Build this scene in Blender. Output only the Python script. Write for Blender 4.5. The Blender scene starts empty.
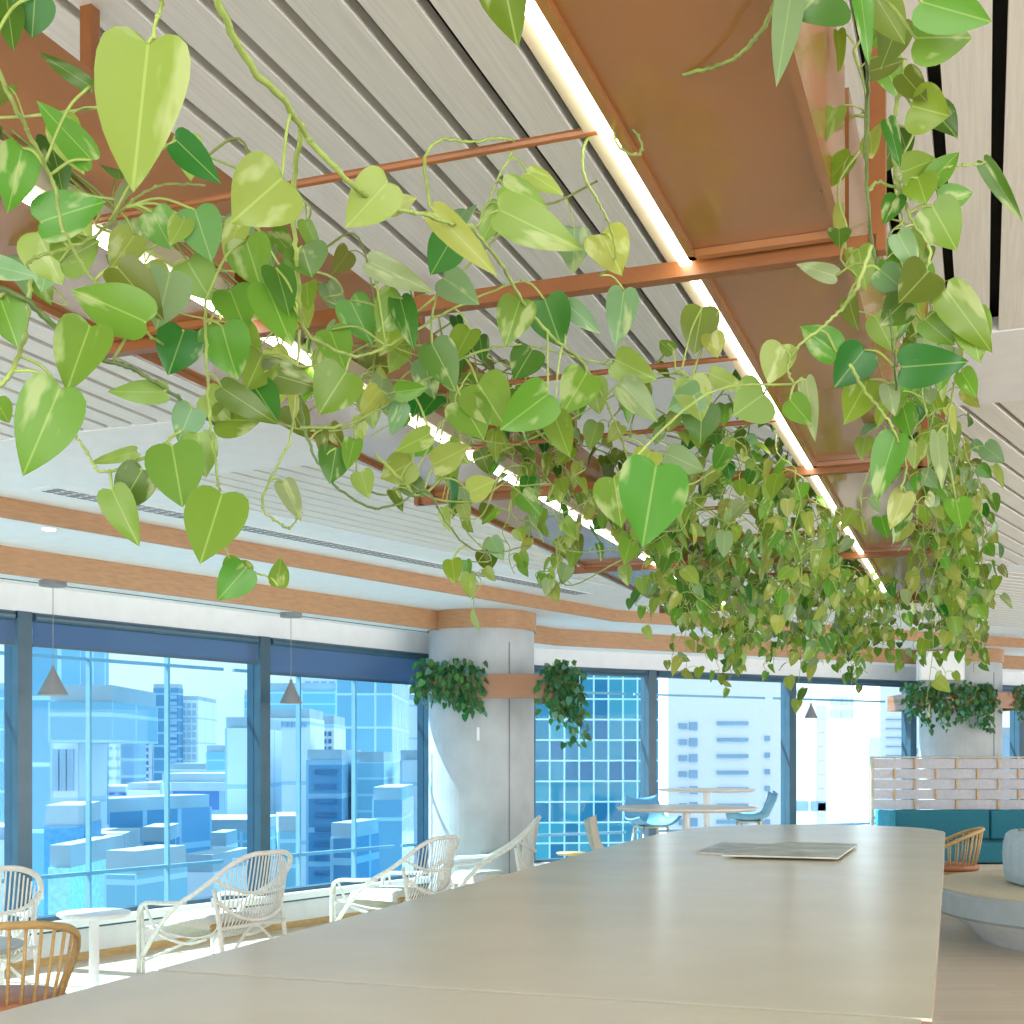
import bpy, math, random
from mathutils import Vector, Matrix
R = math.radians
random.seed(7)
S = bpy.context.scene
COL = S.collection
F, HZ, CH = 1270.0, 757.0, 1.45      # focal length in pixels, horizon row, eye height

# ---------------------------------------------------------------- camera
cam = bpy.data.cameras.new('camera'); co = bpy.data.objects.new('camera', cam); COL.objects.link(co)
co.location = (0, 0, CH); co.rotation_euler = (R(90), 0, 0)
cam.sensor_width = 36; cam.lens = F / 1024 * 36; cam.shift_y = (HZ - 512) / 1024
cam.clip_start = .05; cam.clip_end = 900
S.camera = co
# ---------------------------------------------------------------- world
w = bpy.data.worlds.new('sky'); S.world = w; w.use_nodes = True
nt = w.node_tree; nt.nodes.clear()
out = nt.nodes.new('ShaderNodeOutputWorld'); bg = nt.nodes.new('ShaderNodeBackground')
tc = nt.nodes.new('ShaderNodeTexCoord'); mp = nt.nodes.new('ShaderNodeMapping'); nz = nt.nodes.new('ShaderNodeTexNoise'); cr = nt.nodes.new('ShaderNodeValToRGB')
mp.inputs['Scale'].default_value = (1, 1, 3.2); nz.inputs['Scale'].default_value = 2.6; nz.inputs['Detail'].default_value = 6
cr.color_ramp.elements[0].position = .38; cr.color_ramp.elements[0].color = (.74, .85, .97, 1)
cr.color_ramp.elements[1].position = .60; cr.color_ramp.elements[1].color = (1, .95, .93, 1)
nt.links.new(tc.outputs['Generated'], mp.inputs['Vector']); nt.links.new(mp.outputs[0], nz.inputs['Vector'])
nt.links.new(nz.outputs['Fac'], cr.inputs['Fac']); nt.links.new(cr.outputs['Color'], bg.inputs['Color'])
bg.inputs['Strength'].default_value = 1.15
nt.links.new(bg.outputs[0], out.inputs[0])
# ---------------------------------------------------------------- sun
sl = bpy.data.lights.new('sun', 'SUN'); so = bpy.data.objects.new('sun', sl); COL.objects.link(so)
az, el = R(-72), R(54)
so.rotation_euler = Vector((math.sin(az)*math.cos(el), math.cos(az)*math.cos(el), math.sin(el))).to_track_quat('Z', 'Y').to_euler()
so.location = (-20, 5, 30)
sl.energy = 15.0; sl.color = (1, .96, .9); sl.angle = R(.6)
# unseen area lights added to brighten the room from behind and right of camera
def fill_light(loc, look, sx, sy, watts, col):
    l = bpy.data.lights.new('window_daylight', 'AREA'); l.shape = 'RECTANGLE'; l.size = sx; l.size_y = sy; l.energy = watts; l.color = col
    o = bpy.data.objects.new('window_daylight', l); COL.objects.link(o); o.location = loc
    o.rotation_euler = (Vector(loc)-Vector(look)).to_track_quat('Z', 'Y').to_euler()
fill_light((0, -4.2, 1.2), (1, 6, 1.9), 11, 2.2, 560, (1, .98, .95))
fill_light((10.5, 5, 1.2), (0, 6, 2.2), 11, 2.2, 460, (1, .96, .90))
# ---------------------------------------------------------------- exposure
S.view_settings.view_transform = 'Standard'; S.view_settings.look = 'None'
S.view_settings.gamma = 1; S.view_settings.use_curve_mapping = False
S.view_settings.exposure = 0.32
try:
    S.cycles.max_bounces = 8; S.cycles.transparent_max_bounces = 16; S.cycles.sample_clamp_indirect = 6
except Exception: pass

# ---------------------------------------------------------------- frames
def at(px, py, Y): return Vector(((px-512)/F*Y, Y, CH + (HZ-py)/F*Y))
TA = Vector((math.sin(R(20.43)), math.cos(R(20.43)), 0)); TR = Vector((TA.y, -TA.x, 0))
def T(s, l, h): return TA*s - TR*l + Vector((0, 0, CH+h))       # planter / ceiling frame (l to the left)
BA = Vector((math.sin(R(19)), math.cos(R(19)), 0)); BR = Vector((BA.y, -BA.x, 0))
def B(s, l, z): return BA*s - BR*l + Vector((0, 0, z))          # table frame
L0 = Vector((-3.115, 9.07, 0)); LD = Vector((.578, .816, 0)).normalized(); LN = Vector((LD.y, -LD.x, 0))
F0 = L0 + LD*5.8; FD = Vector((.866, .5, 0)).normalized(); FN = Vector((FD.y, -FD.x, 0))
def WL(t, d, z): return L0 + LD*t + LN*d + Vector((0, 0, z))
def WF(t, d, z): return F0 + FD*t + FN*d + Vector((0, 0, z))
def corner(dl, df, z):
    a = L0 + LN*dl; b = F0 + FN*df
    det = LD.x*(-FD.y) + FD.x*LD.y
    q = b - a
    t = (q.x*(-FD.y) + FD.x*q.y)/det
    p = a + LD*t; p.z = z; return p

# ---------------------------------------------------------------- materials
MATS = {}
def mat(name, col, rough=.5, metal=0, spec=.5, kind=None, scale=8, amt=.15, bump=0, stretch=(1, 1, 1), emit=None, es=0, coat=0, coords='Object'):
    if name in MATS: return MATS[name]
    m = bpy.data.materials.new(name); m.use_nodes = True; n = m.node_tree; b = n.nodes['Principled BSDF']
    b.inputs['Base Color'].default_value = (*col, 1); b.inputs['Roughness'].default_value = rough; b.inputs['Metallic'].default_value = metal
    b.inputs['Specular IOR Level'].default_value = spec; b.inputs['Coat Weight'].default_value = coat; b.inputs['Coat Roughness'].default_value = .08
    if emit: b.inputs['Emission Color'].default_value = (*emit, 1); b.inputs['Emission Strength'].default_value = es
    t = n.nodes.new('ShaderNodeTexCoord'); mp = n.nodes.new('ShaderNodeMapping'); mp.inputs['Scale'].default_value = stretch
    z = n.nodes.new('ShaderNodeTexNoise'); z.inputs['Scale'].default_value = scale; z.inputs['Detail'].default_value = 5
    n.links.new(t.outputs[coords], mp.inputs[0]); n.links.new(mp.outputs[0], z.inputs['Vector'])
    r = n.nodes.new('ShaderNodeValToRGB'); r.color_ramp.elements[0].position = .3; r.color_ramp.elements[1].position = .7
    r.color_ramp.elements[0].color = (*[c*(1-amt) for c in col], 1); r.color_ramp.elements[1].color = (*[min(1, c*(1+amt)) for c in col], 1)
    n.links.new(z.outputs['Fac'], r.inputs[0]); n.links.new(r.outputs[0], b.inputs['Base Color'])
    if bump:
        bp = n.nodes.new('ShaderNodeBump'); bp.inputs['Strength'].default_value = bump; bp.inputs['Distance'].default_value = .004
        n.links.new(z.outputs['Fac'], bp.inputs['Height']); n.links.new(bp.outputs[0], b.inputs['Normal'])
    MATS[name] = m; return m
def grid_mat(name, col, line, bw, bh, mortar, rough=.3, alt=None, spec=.5, coords='UV', offset=0):
    if name in MATS: return MATS[name]
    m = mat(name, col, rough, spec=spec); n = m.node_tree; b = n.nodes['Principled BSDF']
    t = n.nodes.new('ShaderNodeTexCoord'); k = n.nodes.new('ShaderNodeTexBrick')
    k.offset = offset; k.inputs['Scale'].default_value = 1; k.inputs['Brick Width'].default_value = bw; k.inputs['Row Height'].default_value = bh
    k.inputs['Mortar Size'].default_value = mortar; k.inputs['Mortar Smooth'].default_value = 0
    k.inputs['Color1'].default_value = (*col, 1); k.inputs['Color2'].default_value = (*(alt or col), 1); k.inputs['Mortar'].default_value = (*line, 1)
    n.links.new(t.outputs[coords], k.inputs['Vector']); n.links.new(k.outputs['Color'], b.inputs['Base Color'])
    return m
def glass_mat(name, tint, refl=.06):
    m = bpy.data.materials.new(name); m.use_nodes = True; n = m.node_tree; n.nodes.clear()
    o = n.nodes.new('ShaderNodeOutputMaterial'); a = n.nodes.new('ShaderNodeBsdfTransparent'); g = n.nodes.new('ShaderNodeBsdfGlossy'); x = n.nodes.new('ShaderNodeMixShader')
    f = n.nodes.new('ShaderNodeLayerWeight'); f.inputs['Blend'].default_value = .25; mm = n.nodes.new('ShaderNodeMath'); mm.operation = 'MULTIPLY_ADD'
    mm.inputs[1].default_value = .07; mm.inputs[2].default_value = refl*.08
    n.links.new(f.outputs['Fresnel'], mm.inputs[0]); n.links.new(mm.outputs[0], x.inputs[0])
    a.inputs[0].default_value = (*tint, 1); g.inputs['Roughness'].default_value = .02
    n.links.new(a.outputs[0], x.inputs[1]); n.links.new(g.outputs[0], x.inputs[2]); n.links.new(x.outputs[0], o.inputs[0])
    MATS[name] = m; return m
def blind_mat():
    m = bpy.data.materials.new('blind_fabric'); m.use_nodes = True; n = m.node_tree; b = n.nodes['Principled BSDF']; o = n.nodes['Material Output']
    b.inputs['Base Color'].default_value = (.10, .18, .30, 1); b.inputs['Roughness'].default_value = .8
    a = n.nodes.new('ShaderNodeBsdfTransparent'); a.inputs[0].default_value = (.35, .5, .75, 1); x = n.nodes.new('ShaderNodeMixShader'); x.inputs[0].default_value = .35
    n.links.new(b.outputs[0], x.inputs[1]); n.links.new(a.outputs[0], x.inputs[2]); n.links.new(x.outputs[0], o.inputs[0])
    return m
def leaf_mat(name='pothos_leaf', varieg=1.0):
    m = bpy.data.materials.new(name); m.use_nodes = True; n = m.node_tree; b = n.nodes['Principled BSDF']; o = n.nodes['Material Output']
    L = n.links.new
    at_ = n.nodes.new('ShaderNodeVertexColor'); at_.layer_name = 'col'
    uv = n.nodes.new('ShaderNodeUVMap'); uv.uv_map = 'uv'
    nz = n.nodes.new('ShaderNodeTexNoise'); nz.inputs['Scale'].default_value = 1.1; nz.inputs['Detail'].default_value = 3
    mp = n.nodes.new('ShaderNodeMapping'); mp.inputs['Scale'].default_value = (1.5, .8, 1)
    L(uv.outputs[0], mp.inputs[0]); L(mp.outputs[0], nz.inputs['Vector'])
    r = n.nodes.new('ShaderNodeValToRGB'); r.color_ramp.elements[0].position = .59; r.color_ramp.elements[1].position = .66
    r.color_ramp.elements[0].color = (0, 0, 0, 1); r.color_ramp.elements[1].color = (.55*varieg,)*3 + (1,)
    L(nz.outputs['Fac'], r.inputs[0])
    mx = n.nodes.new('ShaderNodeMix'); mx.data_type = 'RGBA'; mx.inputs['B'].default_value = (.48, .55, .26, 1)
    L(r.outputs[0], mx.inputs['Factor']); L(at_.outputs['Color'], mx.inputs['A'])
    # midrib: a lighter line down the middle of every leaf
    sx = n.nodes.new('ShaderNodeSeparateXYZ'); L(uv.outputs[0], sx.inputs[0])
    fr = n.nodes.new('ShaderNodeMath'); fr.operation = 'FRACT'; L(sx.outputs[0], fr.inputs[0])
    sb = n.nodes.new('ShaderNodeMath'); sb.operation = 'SUBTRACT'; sb.inputs[1].default_value = .5; L(fr.outputs[0], sb.inputs[0])
    ab = n.nodes.new('ShaderNodeMath'); ab.operation = 'ABSOLUTE'; L(sb.outputs[0], ab.inputs[0])
    lt = n.nodes.new('ShaderNodeMath'); lt.operation = 'LESS_THAN'; lt.inputs[1].default_value = .016; L(ab.outputs[0], lt.inputs[0])
    ml = n.nodes.new('ShaderNodeMath'); ml.operation = 'MULTIPLY'; ml.inputs[1].default_value = .28; L(lt.outputs[0], ml.inputs[0])
    m2 = n.nodes.new('ShaderNodeMix'); m2.data_type = 'RGBA'; m2.inputs['B'].default_value = (.5, .65, .2, 1)
    L(ml.outputs[0], m2.inputs['Factor']); L(mx.outputs['Result'], m2.inputs['A'])
    L(m2.outputs['Result'], b.inputs['Base Color']); b.inputs['Roughness'].default_value = .38; b.inputs['Specular IOR Level'].default_value = .45
    tr = n.nodes.new('ShaderNodeBsdfTranslucent'); L(m2.outputs['Result'], tr.inputs[0]); x = n.nodes.new('ShaderNodeMixShader'); x.inputs[0].default_value = .4
    L(b.outputs[0], x.inputs[1]); L(tr.outputs[0], x.inputs[2]); L(x.outputs[0], o.inputs[0])
    return m

white = mat('white_plaster', (.80, .82, .84), .7, amt=.03)
def slat_mat(name, ang):
    m = mat(name, (.76, .75, .70), .5, scale=1.0, amt=.07, bump=.15, stretch=(3.5, 110, 3))
    for nd in m.node_tree.nodes:
        if nd.type == 'MAPPING': nd.vector_type = 'TEXTURE' if False else 'POINT'; src = nd
    r = m.node_tree.nodes.new('ShaderNodeVectorRotate'); r.rotation_type = 'Z_AXIS'; r.inputs['Angle'].default_value = -ang
    t = [n for n in m.node_tree.nodes if n.type == 'TEX_COORD'][0]
    m.node_tree.links.new(t.outputs['Object'], r.inputs['Vector']); m.node_tree.links.new(r.outputs[0], src.inputs[0])
    return m
dark = mat('dark_void', (.03, .028, .025), .9)
oak = mat('oak_fascia', (.45, .25, .125), .45, scale=10, amt=.12, stretch=(1, 1, 6))
copper = mat('copper_paint', (.31, .125, .035), .22, amt=.06, scale=3, spec=.6, coat=.45)
copperd = mat('copper_frame', (.23, .082, .020), .4, amt=.08)
led = mat('led_diffuser', (1, 1, 1), .5, emit=(1, .93, .78), es=12)
cream = mat('cream_channel', (.42, .38, .28), .4, amt=.03)
concrete = mat('concrete', (.47, .51, .54), .75, scale=4, amt=.09, bump=.15)
metal = mat('dark_window_metal', (.03, .085, .13), .35, amt=.1)
outm = mat('outer_window_metal', (.25, .42, .52), .4, amt=.05)
sillm = mat('white_sill', (.82, .86, .88), .35, amt=.02)
tablem = mat('pale_laminate', (.68, .66, .56), .24, scale=3, amt=.05, bump=.25, stretch=(1, 1, 1), spec=.5)
rattan = mat('white_rattan', (.78, .77, .72), .5, amt=.08, scale=30)
honey = mat('honey_wood', (.55, .36, .14), .4, amt=.15, scale=12, stretch=(1, 1, 4))
leather = mat('tan_leather', (.42, .17, .08), .45, amt=.1, scale=20)
cushion = mat('cream_cushion', (.72, .66, .55), .8, amt=.08, scale=40)
teal = mat('teal_fabric', (.015, .17, .24), .8, amt=.12, scale=60, bump=.2)
felt = mat('grey_felt', (.55, .55, .60), .85, amt=.07, scale=30)
paleblue = mat('pale_blue_fabric', (.50, .62, .70), .8, amt=.07, scale=50, bump=.2)
seatcream = mat('cream_seat_fabric', (.62, .56, .42), .8, amt=.06, scale=40)
seatside = mat('grey_blue_vinyl', (.42, .49, .52), .6, amt=.06)
plinth = mat('whitewashed_plinth', (.72, .76, .80), .6, amt=.08, scale=5)
bluefab = mat('blue_shell', (.12, .33, .52), .6, amt=.08)
beigefab = mat('beige_shell', (.60, .57, .47), .7, amt=.08)
greyp = mat('pendant_grey', (.22, .23, .24), .45, amt=.1)
bulb = mat('bulb_glow', (1, 1, 1), .5, emit=(1, .88, .65), es=8)
soil = mat('potting_soil', (.06, .04, .025), .9, scale=40, amt=.4)
stemm = mat('vine_stem', (.22, .30, .07), .5, scale=30, amt=.3)
stemd = mat('vine_stem_dark', (.09, .15, .04), .5, scale=30, amt=.3)
petm = mat('petiole', (.24, .33, .07), .5, scale=30, amt=.2)
leafm = leaf_mat(); leafd = leaf_mat('column_plant_leaf', .35)
floorm = grid_mat('oak_floor', (.72, .60, .46), (.46, .34, .23), 1.1, .11, .0015, .32, alt=(.64, .52, .39), coords='Object', offset=.37)
blindm = blind_mat()
glassL = glass_mat('left_glass', (.70, .89, .98)); glassF = glass_mat('far_glass', (.84, .95, 1.0))
papers = mat('magazine_cover', (.35, .42, .45), .35, scale=7, amt=.5); paperw = mat('magazine_pages', (.80, .79, .72), .6)

# ---------------------------------------------------------------- mesh helpers
def base_of(p):
    v = Vector((0, 0, 0))
    while p is not None: v += Vector(p.location); p = p.parent
    return v
class MB:
    def __init__(s): s.v = []; s.f = []; s.uv = None; s.col = None; s.fuv = None
    def add(s, vs, fs):
        o = len(s.v); s.v += [Vector(a) for a in vs]; s.f += [tuple(i+o for i in f) for f in fs]; return s
    def prism(s, pts, z0, z1):
        n = len(pts)
        vs = [Vector((p[0], p[1], z0)) for p in pts] + [Vector((p[0], p[1], z1)) for p in pts]
        return s.add(vs, [tuple(range(n))[::-1], tuple(range(n, 2*n))] + [(i, (i+1) % n, (i+1) % n+n, i+n) for i in range(n)])
    def hexa(s, a, b, c, d, off):     # quad extruded by a vector
        vs = [Vector(p) for p in (a, b, c, d)]; off = Vector(off); vs += [p+off for p in vs]
        return s.add(vs, [(3, 2, 1, 0), (4, 5, 6, 7), (0, 1, 5, 4), (1, 2, 6, 5), (2, 3, 7, 6), (3, 0, 4, 7)])
    def box(s, c, size, ax=Vector((1, 0, 0))):
        c = Vector(c); ax = Vector(ax).normalized(); ay = Vector((-ax.y, ax.x, 0)); az_ = Vector((0, 0, 1))
        hx, hy, hz = size[0]/2, size[1]/2, size[2]/2
        vs = [c + ax*i*hx + ay*j*hy + az_*k*hz for k in (-1, 1) for i, j in ((-1, -1), (1, -1), (1, 1), (-1, 1))]
        return s.add(vs, [(3, 2, 1, 0), (4, 5, 6, 7), (0, 1, 5, 4), (1, 2, 6, 5), (2, 3, 7, 6), (3, 0, 4, 7)])
    def bar(s, p, q, w_, h_):          # square section bar
        p = Vector(p); q = Vector(q); d = (q-p).normalized()
        up = Vector((0, 0, 1)) if abs(d.z) < .9 else Vector((TR.x, TR.y, 0))
        sx = d.cross(up).normalized(); sy = sx.cross(d).normalized()
        vs = [a + sx*i*w_/2 + sy*j*h_/2 for a in (p, q) for i, j in ((-1, -1), (1, -1), (1, 1), (-1, 1))]
        return s.add(vs, [(3, 2, 1, 0), (4, 5, 6, 7), (0, 1, 5, 4), (1, 2, 6, 5), (2, 3, 7, 6), (3, 0, 4, 7)])
    def tube(s, pts, r, n=6, r2=None, cap=True):
        pts = [Vector(p) for p in pts]; m = len(pts); vs = []; fs = []
        d0 = (pts[1]-pts[0]).normalized(); u = d0.orthogonal().normalized()
        for i, p in enumerate(pts):
            d = (pts[min(i+1, m-1)] - pts[max(i-1, 0)]).normalized()
            u = (u - d*u.dot(d)); u = u.normalized() if u.length > 1e-5 else d.orthogonal().normalized()
            v_ = d.cross(u); rr = r if r2 is None else r + (r2-r)*i/(m-1)
            vs += [p + (u*math.cos(2*math.pi*k/n) + v_*math.sin(2*math.pi*k/n))*rr for k in range(n)]
        for i in range(m-1):
            for k in range(n): fs.append((i*n+k, i*n+(k+1) % n, (i+1)*n+(k+1) % n, (i+1)*n+k))
        if cap: fs += [tuple(range(n))[::-1], tuple(range((m-1)*n, m*n))]
        return s.add(vs, fs)
    def lathe(s, c, prof, n=32, cap=True):
        c = Vector(c); vs = []; fs = []; m = len(prof)
        for (r, z) in prof: vs += [c + Vector((r*math.cos(2*math.pi*k/n), r*math.sin(2*math.pi*k/n), z)) for k in range(n)]
        for i in range(m-1):
            for k in range(n): fs.append((i*n+k, i*n+(k+1) % n, (i+1)*n+(k+1) % n, (i+1)*n+k))
        if cap: fs += [tuple(range(n))[::-1], tuple(range((m-1)*n, m*n))]
        return s.add(vs, fs)
    def build(s, name, m, parent=None, smooth=False, bevel=0):
        me = bpy.data.meshes.new(name)
        if parent is None:
            xs = [v.x for v in s.v]; ys = [v.y for v in s.v]; zs = [v.z for v in s.v]
            o0 = Vector(((min(xs)+max(xs))/2, (min(ys)+max(ys))/2, min(zs)))
        else: o0 = base_of(parent)
        me.from_pydata([v-o0 for v in s.v], [], s.f); me.update()
        if s.fuv:
            ul = me.uv_layers.new(name='uv'); k = 0
            for fu in s.fuv:
                for q in fu: ul.data[k].uv = q; k += 1
        if s.uv:
            ul = me.uv_layers.new(name='uv')
            for lp in me.loops: ul.data[lp.index].uv = s.uv[lp.vertex_index]
        if s.col:
            ca = me.color_attributes.new('col', 'FLOAT_COLOR', 'POINT')
            for i, c in enumerate(s.col): ca.data[i].color = (*c, 1)
        me.materials.append(m)
        if smooth: me.polygons.foreach_set('use_smooth', [True]*len(me.polygons))
        o = bpy.data.objects.new(name, me); COL.objects.link(o)
        if parent is None: o.location = o0
        else: o.parent = parent
        if bevel:
            b = o.modifiers.new('bevel', 'BEVEL'); b.width = bevel; b.segments = 3; b.limit_method = 'ANGLE'
        return o
def tag(o, label=None, cat=None, group=None, kind=None):
    if label: o['label'] = label
    if cat: o['category'] = cat
    if group: o['group'] = group
    if kind: o['kind'] = kind
    return o
def struct(o): o['kind'] = 'structure'; return o
def empty(name, loc, rz=0):
    o = bpy.data.objects.new(name, None); COL.objects.link(o); o.location = loc; o.rotation_euler = (0, 0, rz); o.empty_display_size = .1; return o
def copy_tree(o, parent=None):
    c = o.copy(); COL.objects.link(c); c.parent = parent
    for ch in list(o.children): copy_tree(ch, c)
    return c
def cat(pts, n=6):                     # Catmull-Rom through points
    P = [Vector(p) for p in pts]; P = [P[0]*2-P[1]] + P + [P[-1]*2-P[-2]]; r = []
    for i in range(1, len(P)-2):
        a, b, c, d = P[i-1:i+3]
        for k in range(n):
            t = k/n; r.append(.5*((2*b) + (c-a)*t + (2*a-5*b+4*c-d)*t*t + (3*b-a-3*c+d)*t**3))
    r.append(P[-2]); return r

# ================================================================ ROOM SHELL
CZ = CH + 1.45                        # slat underside
def fl():
    m = MB().prism([(-9, -4), (12, -4), (12, 22), (-9, 22)], -.2, 0)
    # keep only the floor inside the facade
    a = WL(-14, 0, 0); c = corner(0, 0, 0); e = WF(11, 0, 0)
    m = MB().prism([a, WL(-14, 10, 0), (9, -4, 0), (16, 10, 0), e, c][::1], -.2, 0)
    return m
o = fl().build('floor', floorm); struct(o)

def clip(p, d, planes):               # interval of the line p+t*d inside half planes (q, n): (x-q).n >= 0
    t0, t1 = -60, 60
    for q, n in planes:
        a = (p-q).dot(n); b = d.dot(n)
        if abs(b) < 1e-9:
            if a < 0: return None
            continue
        t = -a/b
        if b > 0: t0 = max(t0, t)
        else: t1 = min(t1, t)
    return (t0, t1) if t1-t0 > .05 else None
def slats(dirv, anchor, pitch, wid, planes, rng, name='ceiling'):
    d = Vector(dirv).normalized(); nrm = Vector((-d.y, d.x, 0)); m = MB()
    for k in rng:
        ps = []
        for e in (-wid/2, wid/2):
            p = anchor + nrm*(k*pitch + e); iv = clip(p, d, planes)
            if iv is None: ps = None; break
            ps.append((p + d*iv[0], p + d*iv[1]))
        if ps: m.prism([ps[0][0], ps[0][1], ps[1][1], ps[1][0]], CZ, CZ+.035)
    a_ = math.atan2(d.y, d.x); o = m.build(name, slat_mat('whitewashed_timber_%d' % round(math.degrees(a_)), a_)); struct(o); return o
Ts = lambda s: T(s, 0, -CH)
pl_L = (WL(0, 2.24, 0), LN); pl_F = (WF(0, 2.3, 0), FN)
slats(TA, T(0, 1.012-.065, -CH), .130, .101, [(Ts(-1.5), TA), (Ts(4.62), -TA), pl_L], range(-36, 70))
pB = T(0, .6, -CH)
slats(LD, WL(0, 2.24+.06, 0), .13, .102, [(Ts(5.56), TA), pl_F, pl_L, (pB, -TR)], range(-60, 60))
slats(LD, WL(0, 2.24+.06, 0), .13, .102, [(Ts(5.56), TA), (Vector((0, 9.6, 0)), Vector((0, -1, 0))), (pB, TR), (Vector((9.5, 0, 0)), Vector((-1, 0, 0)))], range(-90, 60))
slats(FD, WF(0, 2.36, 0), .13, .102, [(Vector((0, 9.95, 0)), Vector((0, 1, 0))), (pB, TR), pl_F, (Vector((13, 0, 0)), Vector((-1, 0, 0)))], range(-90, 60))
# dark void above the slats and the building slab
struct(MB().prism([WL(-14, -.3, 0), WL(-14, 10, 0), (9, -1.5, 0), (16, 10, 0), WF(11, -.3, 0), corner(-.3, -.3, 0)], CZ+.10, CZ+.3).build('ceiling', dark))
# white boards
def board(pts, z0, z1, m=white, name='ceiling'): return struct(MB().prism(pts, z0, z1).build(name, m))
board([T(4.63, -8, 0), T(5.55, -8, 0), T(5.55, 5.5, 0), T(4.63, 5.5, 0)], CZ-.003, CZ+.05)
board([Vector((2.3, 9.6, 0)), Vector((13, 9.6, 0)), Vector((13, 9.95, 0)), Vector((2.3, 9.95, 0))], CZ-.002, CZ+.05)
f1L, f1F, f2L, f2F = 1.38, 1.5, .45, .5
board([WL(-14, 2.22, 0), corner(2.22, 2.28, 0), corner(f1L, f1F, 0), WL(-14, f1L, 0)], CZ-.001, CZ+.05)
board([corner(2.22, 2.28, 0), WF(11, 2.28, 0), WF(11, f1F, 0), corner(f1L, f1F, 0)], CZ-.001, CZ+.05)
z1, z2, z3 = CZ-.10, CH+1.185, CH+1.0
th = .03
def fascia(dl, df, zb, zt, k):
    m = MB(); m.prism([WL(-14, dl, 0), corner(dl, df, 0), corner(dl-th, df-th, 0), WL(-14, dl-th, 0)], zb, zt)
    struct(m.build('trim_%d' % k, oak))
    m = MB(); m.prism([corner(dl, df, 0), WF(11, df, 0), WF(11, df-th, 0), corner(dl-th, df-th, 0)], zb, zt)
    struct(m.build('trim_%d' % (k+1), oak))
fascia(f1L, f1F, z1-.012, CZ-.001, 1); fascia(f2L, f2F, z2-.012, z1, 3)
def soff(dl0, df0, dl1, df1, z):
    board([WL(-14, dl0, 0), corner(dl0, df0, 0), corner(dl1, df1, 0), WL(-14, dl1, 0)], z, z+.03)
    board([corner(dl0, df0, 0), WF(11, df0, 0), WF(11, df1, 0), corner(dl1, df1, 0)], z, z+.03)
soff(f1L-th, f1F-th, f2L-.001, f2F-.001, z1)
soff(f2L-th, f2F-th, .0, .0, z2)
# slot line in the soffit over the windows
struct(MB().prism([WL(-14, .17, 0), WL(5.2, .17, 0), WL(5.2, .16, 0), WL(-14, .16, 0)], z2-.004, z2).build('trim_5', dark))
# linear air diffuser
ad = empty('air_diffuser', WL(-1.5, 1.78, CZ))
tag(ad, 'long slotted linear air diffuser in the white ceiling margin beside the left timber fascia', 'vent')
m = MB(); m.prism([WL(-1.5, 1.70, 0), WL(4.0, 1.70, 0), WL(4.0, 1.86, 0), WL(-1.5, 1.86, 0)], CZ-.006, CZ-.0012); m.build('diffuser_plate', white, ad)
for j in range(3):
    m = MB(); n_ = 0
    t = -1.45
    while t < 3.9:
        m.prism([WL(t, 1.715+j*.048, 0), WL(t+.05, 1.715+j*.048, 0), WL(t+.065, 1.745+j*.048, 0), WL(t+.015, 1.745+j*.048, 0)], CZ-.009, CZ-.006); t += .075
    m.build('slot_row', greyp, ad)

# facade
def wall_line(P, t0, t1, mull, names, glass, blinds, outer_t, k0):
    ax = (P(1, 0, 0)-P(0, 0, 0)).normalized()
    def q(t, d, z): return P(t, d, z)
    def pr(m, ta, tb, da, db, za, zb): m.prism([q(ta, da, 0), q(tb, da, 0), q(tb, db, 0), q(ta, db, 0)], za, zb); return m
    k = k0
    struct(pr(MB(), t0, t1, 0, -.12, z3, CZ+.1).build(names, white))                    # header
    m = MB(); pr(m, t0, t1, .0, -.12, 0, .24); struct(m.build(names, white))           # upstand
    struct(pr(MB(), t0, t1, .10, -.02, .245, .30).build('trim_%d' % (k+5), sillm))       # sill
    struct(pr(MB(), t0, t1, .025, 0, .22, .243).build('trim_%d' % (k+6), metal))         # shadow gap under the sill
    struct(pr(MB(), t0, t1, .02, 0, 0, .05).build('baseboard_left' if k0 == 1 else 'baseboard_far', honey))
    for i in range(len(mull)-1):
        a, b = mull[i], mull[i+1]
        if b-a < .3: continue
        wn = empty('window_%d' % k, q((a+b)/2, 0, .30)); struct(wn); k += 1
        m = MB(); pr(m, b-.055, b+.055, .02, -.14, .30, z3)
        pr(m, a+.055, b-.055, .0, -.10, z3-.05, z3); pr(m, a+.055, b-.055, 0, -.10, .30, .33); m.build('window_frame', metal, wn)
        pr(MB(), a+.055, b-.055, -.055, -.065, .33, z3-.05).build('glass_pane', glass, wn)
        m = MB()
        pr(m, a+.06, b-.06, -.42, -.45, CH+.73, CH+.755); pr(m, a+.06, b-.06, -.42, -.45, .55, .58)
        n = outer_t
        for j in range(1, n+1):
            tt = a + (b-a)*j/(n+1) + .1; pr(m, tt-.009, tt+.009, -.41, -.46, .2, z3+.1)
        m.build('outer_frame', outm, wn)
        if blinds[i]:
            bl = empty('roller_blind', q((a+b)/2, -.02, blinds[i][0])); tag(bl, blinds[i][1], 'blind')
            m = MB(); m.tube([q(a+.08, .0, z3-.035), q(b-.08, .0, z3-.035)], .032, 12); m.build('roller', metal, bl)
            pr(MB(), a+.07, b-.07, .005, .001, blinds[i][0], z3-.03).build('fabric', blindm, bl)
            pr(MB(), a+.07, b-.07, .010, -.004, blinds[i][0]-.018, blinds[i][0]).build('bottom_bar', metal, [c_ for c_ in bl.children if c_.name.startswith('fabric')][0])
bz = CH+.78
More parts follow.
